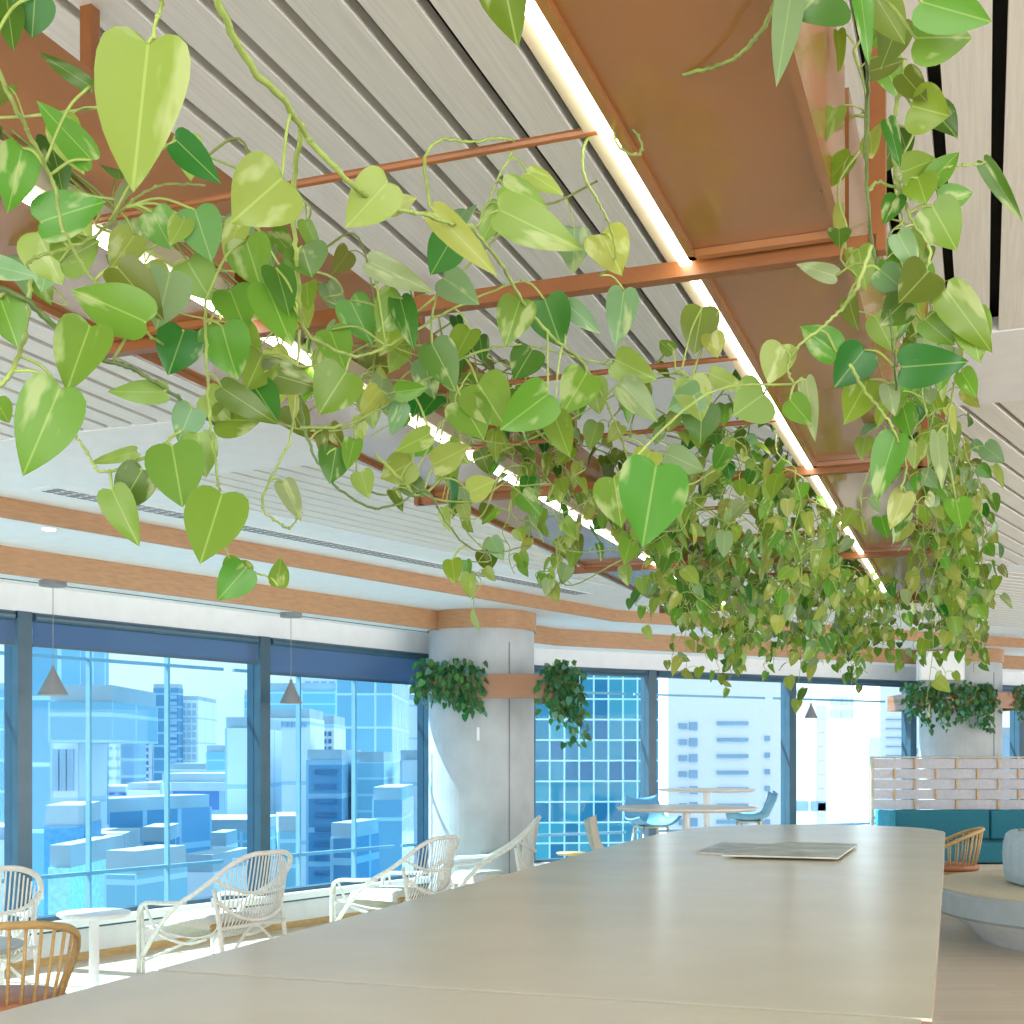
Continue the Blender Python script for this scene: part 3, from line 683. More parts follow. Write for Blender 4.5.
# near vines: stems run through real points over the table, drawn as (column, row, distance)
NEAR = [
 ('thick yellow green vine running from the top edge down to the first rod', 1, .0048, [(200,-60,1.0),(222,10,1.05),(250,65,1.1),(286,103,1.15),(306,135,1.2),(345,178,1.25),(385,205,1.35),(425,215,1.45),(455,225,1.5)]),
 ('thin green vine dropping along the left picture edge beside the left trough', 0, .0030, [(-20,30,1.15),(10,98,1.2),(35,145,1.25),(54,185,1.3),(62,225,1.3),(90,275,1.35),(130,318,1.4),(165,345,1.5),(200,350,1.6)]),
 ('dark thick vine crossing below the left trough from the left picture edge', 2, .0042, [(-30,275,1.15),(25,300,1.2),(60,330,1.25),(100,358,1.3),(130,368,1.35),(165,388,1.4),(197,412,1.5),(230,432,1.6)]),
 ('green vine looping at the left picture edge under the blue grey leaf', 0, .0032, [(-10,395,1.2),(12,370,1.2),(26,330,1.25),(30,285,1.25),(28,262,1.3),(60,250,1.35),(95,236,1.4),(125,208,1.5),(160,185,1.6),(205,186,1.7)]),
 ('lone vine carrying the largest pale leaf at the upper left', 1, .0030, [(175,-60,.96),(168,-20,.98),(160,10,1.0),(152,38,1.0)]),
 ('grey green vine hanging beside the first rod to the hub of stems', 3, .0036, [(302,125,1.25),(296,165,1.3),(294,215,1.35),(297,265,1.4),(303,325,1.5),(325,345,1.55),(355,356,1.6),(378,350,1.65),(415,330,1.7),(460,305,1.8),(520,280,1.9)]),
 ('vine arching across the middle of the frame toward the dense mass', 0, .0034, [(470,225,1.6),(500,262,1.7),(525,305,1.8),(550,335,1.85),(580,360,1.95),(602,395,2.0),(618,430,2.1),(632,465,2.2),(660,497,2.3),(690,485,2.4),(715,470,2.5)]),
 ('bare curly vine dropping from the end of the first rod', 1, .0026, [(598,128,1.62),(584,145,1.64),(584,175,1.66),(600,205,1.7),(612,232,1.75),(614,262,1.8),(600,275,1.85)]),
 ('bare jointed vine reaching across the right trough to the LED strip', 0, .0034, [(790,-40,1.25),(776,0,1.3),(762,30,1.35),(742,52,1.4),(718,66,1.45),(675,76,1.5),(640,90,1.55),(622,105,1.58),(614,128,1.6),(620,148,1.6),(640,155,1.62),(638,135,1.62),(615,118,1.62)]),
 ('vine draping off the first rod in the centre with yellow green leaves', 1, .0028, [(430,205,1.5),(425,160,1.6),(440,140,1.62),(470,142,1.64),(500,138,1.64),(515,145,1.66),(500,175,1.68),(488,205,1.7),(478,228,1.72)]),
 ('vine sweeping under the left strip toward the white slatted ceiling', 0, .0028, [(200,445,1.45),(180,432,1.45),(150,455,1.42),(105,472,1.4),(88,455,1.4),(72,430,1.38),(66,418,1.36)]),
 ('vine carrying the lowest two big leaves at the left', 0, .0026, [(205,300,1.5),(206,345,1.48),(208,400,1.46),(212,440,1.44),(218,480,1.42),(222,520,1.4),(232,560,1.4),(270,578,1.42)]),
 ('vine looping below the left trough in the middle left', 0, .0026, [(300,330,1.6),(296,385,1.62),(290,440,1.64),(275,470,1.64),(262,505,1.62),(278,522,1.62),(290,528,1.64),(302,512,1.66)]),
 ('long sagging vine below the left LED strip ending at a single dark leaf', 2, .0028, [(300,395,1.7),(305,430,1.72),(318,462,1.74),(340,490,1.78),(372,508,1.82),(400,503,1.86),(425,490,1.9),(445,520,1.95),(470,548,2.0),(500,552,2.1),(530,545,2.2)]),
 ('thin looping vine of small leaves around the second crossbar at the centre', 0, .0026, [(300,428,1.7),(345,425,1.72),(385,405,1.75),(425,380,1.8),(470,355,1.85),(520,345,1.9),(580,358,2.0),(640,372,2.05),(680,375,2.1),(705,395,2.15)]),
 ('pale vine twisting below the left strip among small leaves', 1, .0030, [(375,455,1.8),(400,478,1.85),(418,495,1.9),(440,478,1.95),(460,440,2.0),(455,400,2.0),(470,372,2.0)]),
 ('vine of big dark leaves at the top right corner of the right trough', 2, .0034, [(850,-60,1.2),(858,-10,1.25),(866,40,1.3),(868,90,1.4),(866,150,1.45),(868,205,1.5),(875,260,1.55),(888,300,1.55),(893,345,1.55),(897,390,1.6)]),
 ('vine reaching right from the frame post toward the slatted ceiling', 0, .0028, [(868,190,1.5),(880,182,1.52),(905,190,1.52),(925,180,1.5),(945,168,1.48),(968,165,1.48),(985,164,1.48)]),
 ('vine descending right of the frame post with drooping broad leaves', 0, .0032, [(905,60,1.4),(898,100,1.42),(892,140,1.45),(900,190,1.5),(915,225,1.5),(930,250,1.5),(925,285,1.52),(945,320,1.55),(962,355,1.55),(955,380,1.6),(948,420,1.65),(945,455,1.7)]),
 ('vine swinging under the right trough from the frame corner', 0, .0030, [(872,245,1.5),(858,285,1.52),(845,305,1.55),(825,325,1.56),(800,345,1.58),(788,368,1.6),(795,385,1.6)]),
 ('vine hanging past the right trough with one long pointed leaf', 0, .0028, [(850,365,1.55),(868,395,1.58),(888,420,1.6),(900,445,1.62),(906,470,1.65),(900,492,1.66)]),
 ('long thin vine with a few small leaves at the far right', 2, .0022, [(925,525,4.6),(930,560,4.6),(960,572,4.6),(985,566,4.6),(1008,566,4.6)]),
]
LEAVES = [
 (148,44,133,192,92,1.0,1),(35,-4,32,38,40,1.2,2),(6,-6,14,52,30,1.2,2),(90,86,38,52,16,1.3,2),(92,160,37,101,32,1.3,0),(22,148,8,214,40,1.3,0),
 (40,222,105,200,46,1.35,0),(38,232,60,284,54,1.4,1),(176,140,222,184,32,1.4,2),(282,178,232,222,72,1.15,1),(388,182,346,227,48,1.3,1),(386,208,417,197,20,1.4,1),
 (152,212,172,250,38,1.5,0),(185,218,170,246,24,1.5,1),(195,210,212,262,44,1.5,0),(-14,264,37,276,24,1.15,3),(0,298,18,346,40,1.2,0),(146,322,68,286,52,1.3,0),
 (118,268,164,322,42,1.35,2),(170,272,158,326,48,1.4,3),(90,326,66,390,54,1.25,0),(60,388,24,476,62,1.2,0),(66,396,78,426,26,1.25,1),(-4,400,9,424,24,1.2,0),
 (165,392,107,392,24,1.4,1),(184,330,168,376,46,1.5,2),(222,326,236,380,52,1.5,0),(172,446,183,508,58,1.4,0),(198,434,206,478,34,1.45,1),(192,408,178,442,32,1.45,3),
 (136,452,88,463,14,1.4,1),(142,470,118,512,40,1.4,2),(112,490,138,546,34,1.38,0),(222,494,200,564,62,1.35,0),(246,568,218,600,36,1.4,0),(278,586,281,556,20,1.42,0),
 (216,420,262,420,36,1.55,0),(222,388,277,424,28,1.5,2),(283,482,301,521,22,1.64,3),(302,246,312,278,46,1.4,2),(266,284,292,346,44,1.5,0),(276,268,290,312,34,1.5,2),
 (346,372,318,414,50,1.6,0),(264,372,322,388,34,1.6,2),(254,386,278,422,36,1.6,2),(432,344,457,390,40,1.75,2),(444,278,479,304,32,1.7,3),(370,262,432,292,26,1.6,3),
 (452,238,430,276,38,1.6,2),(402,298,378,332,44,1.65,0),(400,298,414,348,26,1.65,2),(396,392,428,388,20,1.7,0),(430,434,394,452,22,1.8,0),(412,462,380,480,34,1.85,1),
 (405,480,428,496,24,1.9,2),(392,490,403,512,13,1.9,2),(434,464,472,446,30,1.9,1),(470,492,496,480,26,1.95,1),(336,448,330,484,34,1.75,2),(354,440,347,470,20,1.75,0),
 (322,430,322,456,14,1.74,2),(402,404,391,436,20,1.75,3),(478,384,506,428,52,1.85,0),(462,402,484,440,44,1.85,0),(452,560,455,584,20,2.0,0),
 (532,350,514,380,34,1.9,2),(624,290,617,346,32,1.9,3),(568,305,600,333,20,1.9,3),(602,234,622,274,44,1.8,1),(500,210,582,250,42,1.6,1),(528,172,563,194,20,1.65,1),
 (434,212,498,276,28,1.5,1),(504,186,547,207,28,1.65,1),(500,205,480,246,26,1.7,1),(545,300,562,348,44,1.9,2),(548,394,500,430,48,1.8,0),(554,414,569,458,30,1.9,0),
 (586,374,564,412,40,1.95,0),(616,360,657,380,34,2.0,1),(592,380,600,413,28,2.0,0),(622,384,658,422,30,2.0,3),(702,308,694,354,38,2.1,2),(673,352,659,341,16,2.1,2),
 (711,334,718,357,24,2.1,1),(690,378,702,422,38,2.05,1),(702,406,700,444,40,2.1,2),(710,374,746,390,20,2.1,1),(764,394,733,416,50,1.75,1),(700,392,668,410,32,2.05,3),
 (656,466,642,548,70,1.35,0),(614,478,622,528,44,1.5,0),(668,454,706,472,26,2.2,3),(650,452,636,480,30,2.1,1),(672,486,655,515,30,2.2,0),
 (836,276,796,264,18,1.6,3),(782,345,768,384,36,1.6,1),(836,352,800,326,34,1.6,0),(864,350,834,388,40,1.6,2),(868,380,843,425,36,1.62,0),(806,380,815,440,18,1.6,3),(790,400,812,425,26,1.6,0),
 (895,436,874,500,34,1.62,0),(902,367,968,362,44,1.5,2),(946,290,993,352,38,1.5,0),(968,312,980,362,38,1.52,0),(962,372,977,398,20,1.55,0),(928,272,898,304,46,1.5,2),
 (937,434,943,490,17,1.65,3),(888,384,895,416,20,1.6,3),(922,2,992,22,46,1.15,0),(916,38,974,36,52,1.2,0),(826,-14,796,18,80,1.2,2),(792,-14,777,86,30,1.2,3),
 (858,-24,871,62,22,1.2,0),(868,72,906,60,20,1.4,2),(903,74,927,102,26,1.4,2),(912,106,950,116,46,1.4,0),(888,120,901,166,16,1.42,2),(903,172,938,158,32,1.48,0),(930,182,959,152,24,1.48,0),
 (918,178,926,203,34,1.48,0),(984,162,1023,222,17,1.48,2),(932,206,958,250,44,1.5,0),(940,200,974,192,26,1.5,0),(897,196,884,224,22,1.5,2),(898,234,918,270,24,1.5,3),(880,270,905,290,30,1.52,3),
 (906,300,880,325,36,1.55,2),(925,320,955,345,26,1.55,0),(500,-40,514,40,56,.95,2),(900,20,880,70,34,1.3,2),(875,-5,905,45,36,1.25,0),(905,492,890,530,24,1.7,1),
 (956,500,962,530,26,1.75,0),(960,565,966,582,12,4.6,2),(982,566,986,582,11,4.6,2),(1000,566,1008,578,8,4.6,2),(945,566,938,584,12,4.6,0),
 (240,560,232,590,30,1.4,0),(130,300,150,262,30,1.4,0),(60,262,100,240,40,1.4,0),(230,290,246,330,44,1.6,0),(246,240,262,290,46,1.55,0),(188,262,210,300,44,1.55,0),(135,235,110,270,36,1.5,1),
 (205,395,230,420,34,1.55,1),(330,330,345,370,36,1.7,0),(350,300,372,345,36,1.7,0),(230,330,262,352,40,1.6,0),(262,355,245,392,40,1.6,0),(380,390,360,415,24,1.75,1),(520,300,505,345,38,1.8,0),(470,330,452,362,30,1.8,0),
]
plants = []
for lab, cl, r, pts in NEAR:
    P = Plant(); path = cat([at(*p) for p in pts], 8)
    path = [q + Vector((random.uniform(-1, 1), random.uniform(-1, 1), random.uniform(-1, 1)))*.0012 for q in path]
    P.vine(path, r*.8, r*.45); plants.append((P, path, lab, cl))
    for i in range(3, len(path)-1, 5):     # nodes of the stem
        P.stem.lathe(path[i], [(r*.5, -.002), (r*.95, 0), (r*.5, .002)], 6)
for (bx, by, tx, ty, wpx, Y, c) in LEAVES:
    b = at(bx, by, Y); t = at(tx, ty, Y + random.uniform(-.02, .02)); L = (t-b).length; W = wpx*Y/F
    best = min(((q-b).length, i, j) for i, (P, path, _, _) in enumerate(plants) for j, q in enumerate(path))
    P, path = plants[best[1]][0], plants[best[1]][1]
    view = (Vector((0, 0, CH)) - (b+t)/2).normalized()
    n = view + Vector((random.uniform(-.35, .35), random.uniform(-.1, .1), random.uniform(-.25, .35)))
    P.leafat(b, t-b, n, L*1.0, W*1.04, gcol(c, .1), fold=random.uniform(-.05, .3), curl=random.uniform(-.05, .14))
    q = path[best[2]]
    if (q-b).length < .30: P.petiole(q, b, .0016)
for P, path, lab, cl in plants:
    P.build('pothos_vine', lab, 'plant', 'pothos vines hanging from the copper frame', leafm, stemd if cl == 2 else (petm if cl == 1 else stemm))

def auto_leaves(P, path, step, size, outw, cmix, skip=2, nb=Vector((-.2, -.7, .35))):
    acc = 0; side = 1; want = step
    for i in range(1, len(path)):
        acc += (path[i]-path[i-1]).length
        if acc < want or i < skip: continue
        acc = 0; want = step*random.uniform(.7, 1.4); side = -side
        d = (path[i]-path[i-1]).normalized()
        lat = Vector((random.gauss(0, 1), random.gauss(0, 1), random.gauss(.35, .4))); lat = (lat + d.cross(Vector((0, 1, 0)))*side*1.2 + outw*.6).normalized()
        sz = random.uniform(*size); b = path[i] + lat*sz*random.uniform(.45, .9)
        ax = (lat*random.uniform(.1, .7) + Vector((random.gauss(0, .35), random.gauss(0, .35), -1)))
        n = nb + Vector((random.gauss(0, .45), random.gauss(0, .45), random.gauss(0, .3)))
        P.leafat(b, ax, n, sz, sz*random.uniform(.62, .85), gcol(random.choices((0, 1, 2, 3), cmix)[0]), fold=random.uniform(0, .35), curl=random.uniform(0, .3))
        P.petiole(path[i], b, .0012)
def hang(start, outd, drop, run=.0, wob=.05, n=14, over=.04):
    pts = [start - outd*.05 + Vector((0, 0, -.01)), start + Vector((0, 0, .02)), start + outd*over + Vector((0, 0, -.02))]
    p = pts[-1].copy(); dx = TA*random.uniform(-1, 1)*run/n + outd*random.uniform(-.3, .6)*wob/n*2
    for i in range(n):
        p = p + Vector((random.gauss(0, wob*.25), random.gauss(0, wob*.25), 0)) + dx + Vector((0, 0, -drop/n*random.uniform(.6, 1.4))); pts.append(p.copy())
    return cat(pts, 3)
def auto(label, group, gen, count, step, size, mix, lm=None, sm=None, name='pothos_vine', outw=Vector((0, 0, 0)), vr=.0022, nb=Vector((-.2, -.7, .35))):
    for k in range(count):
        P = Plant(); path, ow = gen(k, count); P.vine(path, vr, vr*.6)
        auto_leaves(P, path, step, size, ow, mix, 2, nb); P.build(name, label, 'plant', group, lm or leafm, sm or stemm)
rnd = random.uniform
MIX = (5, 3, 2, 1.3)
def g_outer(k, n):
    s = 1.7 + (k+rnd(.1, .9))/n*5.0 if k > 3 else 1.75+k*.42; d = rnd(.15, .32) + .10*min(1, max(0, s-2.5)/2.5)
    return hang(T(s, lr0+.03, H1+.0), TR, d+.18, .15, .05, over=rnd(.06, .12)), TR
auto('green pothos vine trailing over the outer right side of the right trough', 'vines over the outer side of the right trough', g_outer, 22, .036, (.04, .07), MIX)
def g_rin(k, n):
    s = 3.0 + (k+rnd(.1, .9))/n*3.7; return hang(T(s, lr1-.03, H1), -TR, rnd(.35, .62), .2, .06, over=rnd(.08, .15)), -TR
auto('green pothos vine spilling inward from the right trough past its LED strip', 'vines inside the right trough', g_rin, 14, .036, (.038, .068), MIX)
def g_lin(k, n):
    s = 2.9 + (k+rnd(.1, .9))/n*3.8; return hang(T(s, ll0+.03, H1), TR, rnd(.25, .6), .2, .06, over=rnd(.08, .15)), TR
auto('green pothos vine spilling from the inner side of the left trough past its LED strip', 'vines inside the left trough', g_lin, 16, .038, (.038, .068), MIX)
def g_mid(k, n):
    s = 2.7 + (k+rnd(0, 1))/n*4.0; l = rnd(.5, 1.2)
    pts = [T(s-rnd(.1, .3), l+rnd(-.2, .2), H0+.03), T(s, l, H0+.012)]; p = pts[-1].copy()
    for i in range(7): p = p + TA*rnd(-.05, .12) + TR*rnd(-.09, .09) + Vector((0, 0, rnd(-.085, .005))); pts.append(p.copy())
    return cat(pts, 5), Vector((0, 0, 0))
auto('green pothos vine tangled over the rods between the two troughs', 'vines tangled over the rods', g_mid, 44, .032, (.038, .068), MIX)
def g_far(k, n):
    s = 5.6 + (k+rnd(0, 1))/n*1.2; l = rnd(.1, 1.35)
    return hang(T(s, l, H0+rnd(.02, .12)), TR*rnd(-1, 1), rnd(.28, .52), .1, .05, over=.03), Vector((0, 0, 0))
auto('green pothos vine dangling at the far end of the hanging frame', 'vines dangling at the far end of the frame', g_far, 30, .036, (.038, .066), MIX)
def g_nearm(k, n):
    s = 1.25 + (k+rnd(0, 1))/n*1.3; l = rnd(.95, 1.35)
    pts = [T(s-.15, ll0+.02, H0+.10), T(s, ll0-.05, H0+.02)]; p = T(s, l, H0-.02); pts.append(p.copy())
    for i in range(5): p = p + TA*rnd(-.03, .10) + TR*rnd(-.07, .09) + Vector((0, 0, rnd(-.05, .01))); pts.append(p.copy())
    return cat(pts, 5), Vector((0, 0, 0))
auto('slender pothos vine creeping off the left trough close to the camera', 'slender vines off the near left trough', g_nearm, 4, .070, (.05, .08), MIX)

auto('nearly bare pothos runner straggling off the near left trough', 'bare runners off the near left trough', g_nearm, 9, .13, (.045, .07), MIX)
def g_loop(k, n):
    s = 1.75 + (k+rnd(0, 1))/n*2.0; p = T(s, ll0+.03, H1); q = p - Vector((0, 0, rnd(.35, .55))) + TR*rnd(.05, .2)
    e = q + TR*rnd(.10, .45) + TA*rnd(-.2, .35) + Vector((0, 0, rnd(-.02, .16)))
    pts = [p, p+TR*.10+Vector((0, 0, .02)), p+TR*.14-Vector((0, 0, .2)), q, q+(e-q)*.5-Vector((0, 0, rnd(.02, .09)))]
    for i in range(4): pts.append(e + (e-q)*.12*i + Vector((rnd(-.03, .03), rnd(-.03, .03), rnd(-.04, .04))))
    return cat(pts, 7), TR*.3
auto('long thin pothos runner looping below the left trough with few leaves', 'long runners looping below the left trough', g_loop, 9, .15, (.045, .075), MIX, vr=.0026)
def g_outfar(k, n):
    s = 4.2 + (k+rnd(.1, .9))/n*2.5; return hang(T(s, lr0+.03, H1), TR, rnd(.35, .62), .15, .06, over=rnd(.08, .2)), TR
auto('long pothos vine hanging thickly off the far right side of the right trough', 'long vines at the far right side', g_outfar, 16, .034, (.038, .07), MIX)
# long dangling strands against the far windows
for (px, py0, py1, Y, lab) in ((690, 570, 680, 5.6, 'long strand dangling over the window mullion with two last leaves'), (795, 575, 705, 5.9, 'thin strand dangling lowest in front of the bright far window'), (930, 552, 705, 5.2, 'strand with bright green leaves hanging before the far column')):
    P = Plant(); path = cat([at(px+rnd(-6, 6), py0+(py1-py0)*i/5, Y) for i in range(6)], 4); P.vine(path, .002); auto_leaves(P, path, .05, (.06, .085), Vector((0, 0, 0)), (4, 5, 1, 1))
    P.build('pothos_vine', lab, 'plant', 'pothos vines hanging from the copper frame', leafm, stemm)

# column planters
def col_planter(c, w_, d_, zb, zt, lab, plab, spots, cat_drop):
    e = empty('column_planter', (c[0], c[1], zb)); tag(e, lab, 'planter', 'copper column planters')
    m = MB(); t = .012
    for (cx, cy, sx, sy) in ((0, -d_/2, w_, t), (0, d_/2, w_, t), (-w_/2, 0, t, d_), (w_/2, 0, t, d_)): m.box((c[0]+cx, c[1]+cy, (zb+zt)/2), (sx+(t if sx > t else 0), sy, zt-zb))
    m.build('planter_box', copper, e)
    so_ = .51
    m = MB(); m.box((c[0], c[1]-d_/2+.06, zt-.04), (w_-.03, .09, .02)); m.build('soil', soil, e)
    for i, (x0, x1, dr0, dr1, n, lb) in enumerate(spots):
        P = Plant()
        for k in range(n):
            u = rnd(0, 1); x = x0+(x1-x0)*u; dr_ = dr0+(dr1-dr0)*u
            st = Vector((c[0]+x*w_/2, c[1]-d_/2+rnd(.0, .05), zt))
            od = Vector((rnd(-.3, .3) + (.5 if x > .9 else (-.5 if x < -.9 else 0)), -1, 0)).normalized()
            path = hang(st, od, dr_*rnd(.4, 1.15), .05, .035, 10, over=rnd(.03, .12))
            P.vine(path, .002); auto_leaves(P, path, .036, (.05, .085), od, (1, 0, 4, 1) if cat_drop else (1, 0, 4, 1))
            up = [st, st+Vector((rnd(-.06, .06), rnd(-.05, .03), rnd(.05, .14)))]; P.vine(cat(up, 4), .002); auto_leaves(P, cat(up, 5), .03, (.05, .08), od, (1, 0, 3, 1), 1)
        for i_ in range(len(P.leaf.col)): r, g_, b_ = P.leaf.col[i_]; P.leaf.col[i_] = (r*.7, g_*1.15, b_*1.8+.03)
        P.build('trailing_plant', lb, 'plant', 'trailing plants in the column planters', leafd, stemd)
col_planter((-.12, 12.05, 0), 1.20, 1.16, CH+.53, CH+.75, 'copper box planter around the near sunlit column', '',
    [(-1.15, -.25, .30, .30, 34, 'dark green trailing plant at the left half of the near column planter'), (.70, 1.12, .30, .62, 26, 'dark green trailing plant hanging longest, right side of the near column planter')], 0)
col_planter((5.72, 16.2, 0), 1.5, 1.16, CH+.60, CH+.80, 'copper box planter around the far column behind the teal booth', '',
    [(-1.1, .25, .40, .45, 44, 'dark green trailing plant at the left half of the far column planter'), (.6, 1.3, .3, .3, 20, 'dark green trailing plant at the right picture edge on the far column planter')], 1)

# ================================================================ CITY OUTSIDE
GZ = -34
struct(MB().prism([(-400, 20, 0), (400, 20, 0), (500, 600, 0), (-500, 600, 0)], GZ-1, GZ).build('ground', mat('street', (.35, .42, .46), .8, scale=.05, amt=.3)))
wb = grid_mat('pale_facade', (.66, .71, .76), (.40, .56, .70), 4.0, 3.1, .10, .7, alt=(.70, .75, .79))
bb = grid_mat('blue_grey_facade', (.09, .25, .42), (.30, .48, .62), 2.0, 1.6, .12, .6, alt=(.14, .32, .50), spec=.2)
cb = grid_mat('cyan_facade', (.20, .45, .60), (.42, .66, .78), 2.4, .8, .06, .5, alt=(.26, .52, .66), spec=.2)
roofg = mat('roof_membrane', (.36, .46, .53), .8, scale=.4, amt=.12)
wg = mat('window_blue', (.04, .16, .32), .15, amt=.15, scale=.5)
wp = mat('window_pale', (.26, .44, .60), .3, amt=.1, scale=.5)
curtain = grid_mat('curtain_wall', (.01, .15, .32), (.45, .80, .92), .45, .62, .026, .06, alt=(.06, .38, .52), spec=.15)
curtain2 = grid_mat('curtain_wall_pale', (.16, .38, .55), (.50, .72, .84), 1.3, 2.2, .07, .1, alt=(.24, .50, .66), spec=.2)
bands = grid_mat('banded_glass', (.04, .12, .34), (.22, .38, .60), 3, 1.6, .16, .2, alt=(.07, .18, .42))
def tower(px0, px1, ptop, Y, dep, mt, lab, name='office_tower', wins=None, yaw=0, pbot=None, roofm=None, extra=None):
    a = at(px0, ptop, Y); b = at(px1, ptop, Y); zb = GZ if pbot is None else at(px0, pbot, Y).z
    ax = Vector((math.cos(R(yaw)), math.sin(R(yaw)), 0)); wd = (b-a).length; ay = Vector((-ax.y, ax.x, 0))
    c = Vector((a.x, a.y, 0)); e = empty(name, (a.x, a.y, zb)); tag(e, lab, 'building', 'city buildings seen through the glass')
    h = a.z - zb; m = MB()
    pts = [c, c+ax*wd, c+ax*wd+ay*dep, c+ay*dep]
    m.prism(pts, zb, a.z); dims = [wd, dep, wd, dep]
    m.fuv = [[(0, 0)]*4, [(0, 0)]*4] + [[(0, 0), (dims[i], 0), (dims[i], h), (0, h)] for i in range(4)]
    m.build('facade', mt, e)
    MB().prism([p + (c+ax*wd/2+ay*dep/2-p)*.04 for p in pts], a.z, a.z+.5).build('roof', roofm or roofg, e)
    if wins:
        for (u0, u1, v0, v1, nc, nr, fw, fh, wm) in wins:
            for i in range(nc):
                for j in range(nr):
                    cw = (u1-u0)*wd/nc; rh = (v1-v0)/nr; uu = u0*wd+(i+.5)*cw; z = a.z-(v0+(j+.5)*rh)*Y/F
                    w2, h2 = cw*fw/2, rh*Y/F*fh/2
                    q = [c+ax*(uu-w2)-ay*.12, c+ax*(uu+w2)-ay*.12, c+ax*(uu+w2)+ay*.05, c+ax*(uu-w2)+ay*.05]
                    MB().prism(q, z-h2, z+h2).build('window', wm, e)
    return e
# left window view  (v in photo rows below the roof)
tower(20, 80, 560, 42, 3, curtain2, 'tall cyan glass tower filling the left side of the wide window', extra=1)
tower(48, 112, 702, 37, 4.8, cb, 'cyan overhanging box volume on the glass tower at the left', pbot=742)
tower(50, 78, 743, 39, 2.8, wb, 'pale stair core under the overhanging cyan volume', wins=[(.1, .9, 4, 50, 3, 1, .75, .9, wp)])
tower(84, 124, 698, 150, 6, wb, 'pale residential tower with balconies left of the tallest distant tower', wins=[(.05, .45, 4, 95, 1, 12, .7, .5, wp), (.55, .95, 6, 95, 2, 9, .6, .35, wp)])
tower(124, 152, 697, 158, 10, wb, 'white balcony wing of the tallest distant tower', wins=[(.1, .3, 4, 95, 1, 14, .7, .35, wp), (.6, .9, 4, 95, 1, 14, .8, .6, wg)])
tower(153, 179, 688, 156, 2, bb, 'tallest distant blue glass tower in the wide window', wins=[(.62, .95, 6, 95, 1, 14, .8, .55, wp)])
tower(180, 198, 700, 158, 10, wb, 'white right wing of the tallest distant tower', wins=[(.05, .95, 2, 90, 3, 12, .7, .7, bb)])
tower(82, 126, 792, 110, 8, bands, 'low dark blue banded office block below the residential tower')
tower(126, 160, 790, 90, 10, wb, 'blank white block with two small square windows', wins=[(.3, .9, 20, 27, 2, 1, .5, .9, wg)])
tower(160, 228, 782, 74, 6, wb, 'white framed low block with deep blue banded glass')
tower(170, 226, 791, 73.3, .6, bands, 'deep blue banded glass front of the white framed block', pbot=868)
tower(168, 222, 769, 110, 8, wb, 'flat roofed white block behind the white framed block', wins=[(.05, .95, 5, 12, 1, 1, .98, .9, wp)])
tower(225, 258, 728, 58, 6, wb, 'white slab tower with one column of small windows left of the mullion', wins=[(.70, .90, 38, 150, 1, 8, .7, .6, wg)])
tower(244, 256, 695, 120, 8, cb, 'small cyan roof tower behind the white slab tower')
tower(44, 82, 826, 31, 3, mat('deep_blue_metal', (.10, .34, .62), .4), 'deep blue angular roof block low in the wide window', yaw=10)
tower(76, 116, 812, 46, 6, bb, 'blue grey slanted roof block beside the deep blue block', yaw=-24)
tower(86, 124, 852, 35, 3, wb, 'white terrace block low in the wide window', yaw=8, wins=[(.5, .8, 2, 10, 1, 1, .7, .8, wg)])
tower(124, 262, 832, 52, 5, cb, 'long low cyan roof at the foot of the white framed block', pbot=None)
tower(48, 70, 868, 28, 4, mat('aqua_plant_room', (.45, .78, .85), .5), 'small aqua rooftop plant room at the window foot')
# narrow leftmost window
tower(-40, 16, 690, 90, 12, curtain2, 'blue glass tower seen past the left picture edge')
tower(-30, 14, 840, 50, 8, wb, 'white low block at the left picture edge')
# second window
tower(264, 310, 718, 66, 5, wb, 'broad white building face filling the left of the second window', wins=[(.0, .95, 3, 10, 9, 1, .6, .8, wp)])
tower(268, 338, 690, 90, 10, cb, 'cyan roofed block above the broad white building')
tower(300, 340, 677, 120, 6, wb, 'white rooftop block highest in the second window', wins=[(.1, .9, 4, 9, 4, 1, .7, .8, wp)])
tower(308, 334, 724, 72, 5, wb, 'white stair tower with dark square windows in the second window', wins=[(.55, .95, 6, 36, 2, 4, .55, .6, wg)])
tower(306, 342, 760, 60, 8, bb, 'blue lower wing in the middle of the second window', wins=[(.2, .9, 5, 120, 1, 8, .85, .3, wg)])
tower(336, 392, 676, 84, 14, curtain2, 'pale blue glass tower right of centre in the second window')
tower(356, 384, 762, 62, 6, cb, 'cyan slab in front of the pale blue glass tower')
tower(384, 440, 700, 120, 12, wb, 'white apartment tower beside the column in the second window', wins=[(.35, .75, 60, 130, 3, 10, .7, .35, wp)])
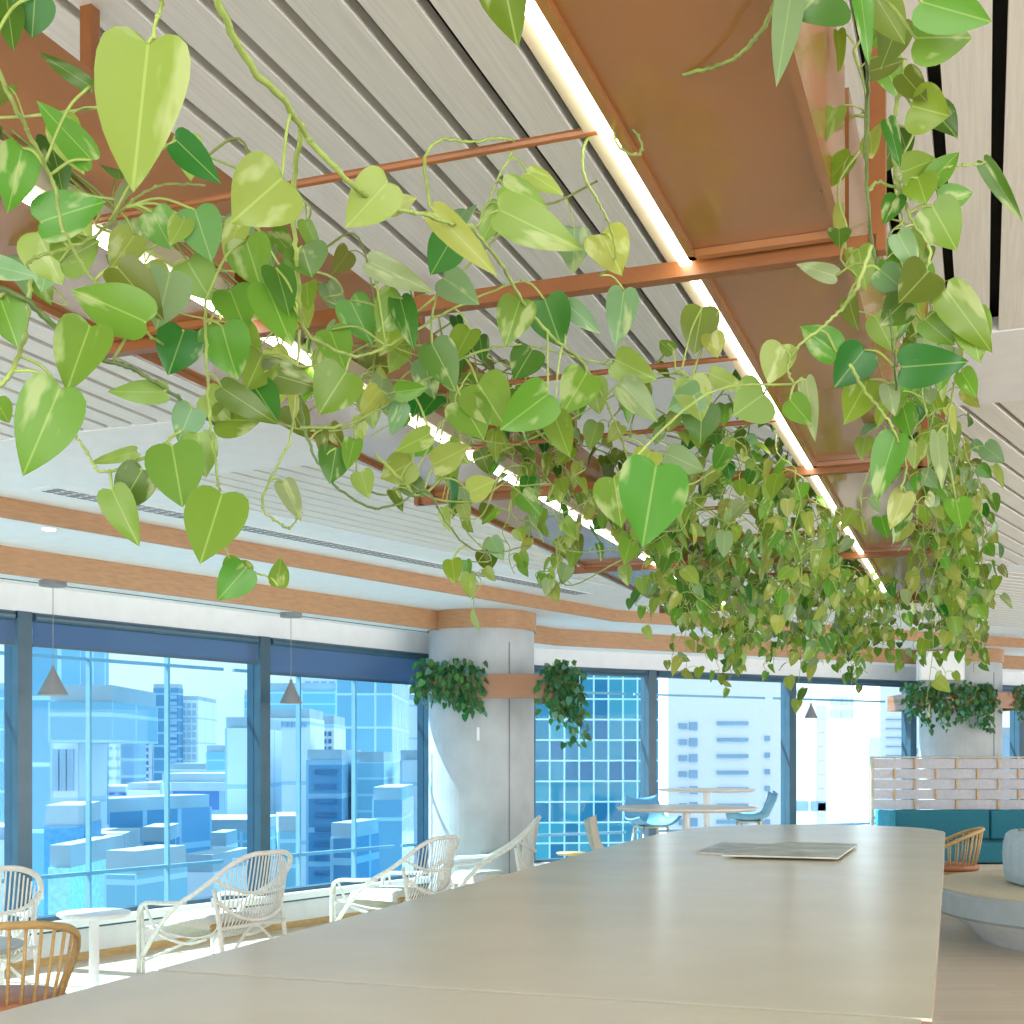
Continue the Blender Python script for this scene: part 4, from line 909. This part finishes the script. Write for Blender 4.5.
tower(372, 402, 800, 50, 6, curtain2, 'low pale glass block at the foot of the second window')
# far facade
tower(520, 662, 560, 38, 16, curtain, 'near blue curtain wall tower with white grid behind the near column', yaw=8)
tower(668, 792, 580, 62, 8, mat('bright_facade', (.88, .88, .90), .7, amt=.02), 'bright white tower with rows of small balconies in the bright window',
      wins=[(.08, .16, 138, 250, 1, 7, .8, .35, wp), (.17, .24, 138, 250, 1, 7, .9, .5, wp), (.38, .66, 135, 250, 1, 7, .9, .22, wp), (.75, .85, 150, 250, 1, 6, .4, .3, wp)])
tower(792, 876, 600, 74, 12, mat('bright_facade_2', (.88, .88, .90), .7, amt=.02), 'bright white tower with one blue window column right of the mullion',
      wins=[(.30, .40, 105, 230, 1, 9, .95, .9, mat('window_haze', (.62, .72, .82), .4)), (.0, .42, 200, 212, 2, 1, .8, .8, wp), (.45, .8, 95, 120, 3, 2, .7, .6, mat('window_haze', (.62, .72, .82), .4))])
tower(880, 930, 620, 66, 5, mat('bright_facade', (.88, .88, .90), .7), 'bright white balcony tower left of the far column', wins=[(.1, .7, 95, 140, 1, 5, .95, .12, wp), (.5, .75, 128, 134, 2, 1, .9, .9, wp)])
tower(985, 1060, 738, 60, 8, wp, 'distant low block right of the far column')

tower(104, 140, 874, 27, 2, cb, 'slanted cyan roof piece low in the wide window', yaw=-18)
tower(140, 166, 842, 44, 3, bb, 'blue car park deck left of the white framed block', yaw=6)
tower(182, 214, 872, 36, 3, wb, 'small white roof hut below the white framed block', yaw=-10)
tower(210, 226, 846, 47, 2, wb, 'slim white stair shaft right of the white framed block')
tower(120, 134, 742, 120, 4, bb, 'slim blue shaft in front of the pale residential tower')
tower(206, 226, 752, 95, 6, cb, 'cyan roofed block behind the white slab tower')
tower(278, 300, 832, 40, 3, cb, 'cyan plant room low in the second window', yaw=12)
tower(330, 352, 838, 42, 3, bb, 'deep blue box low in the middle of the second window', yaw=-12)
tower(400, 424, 760, 64, 3, wb, 'slim white tower right in the second window')
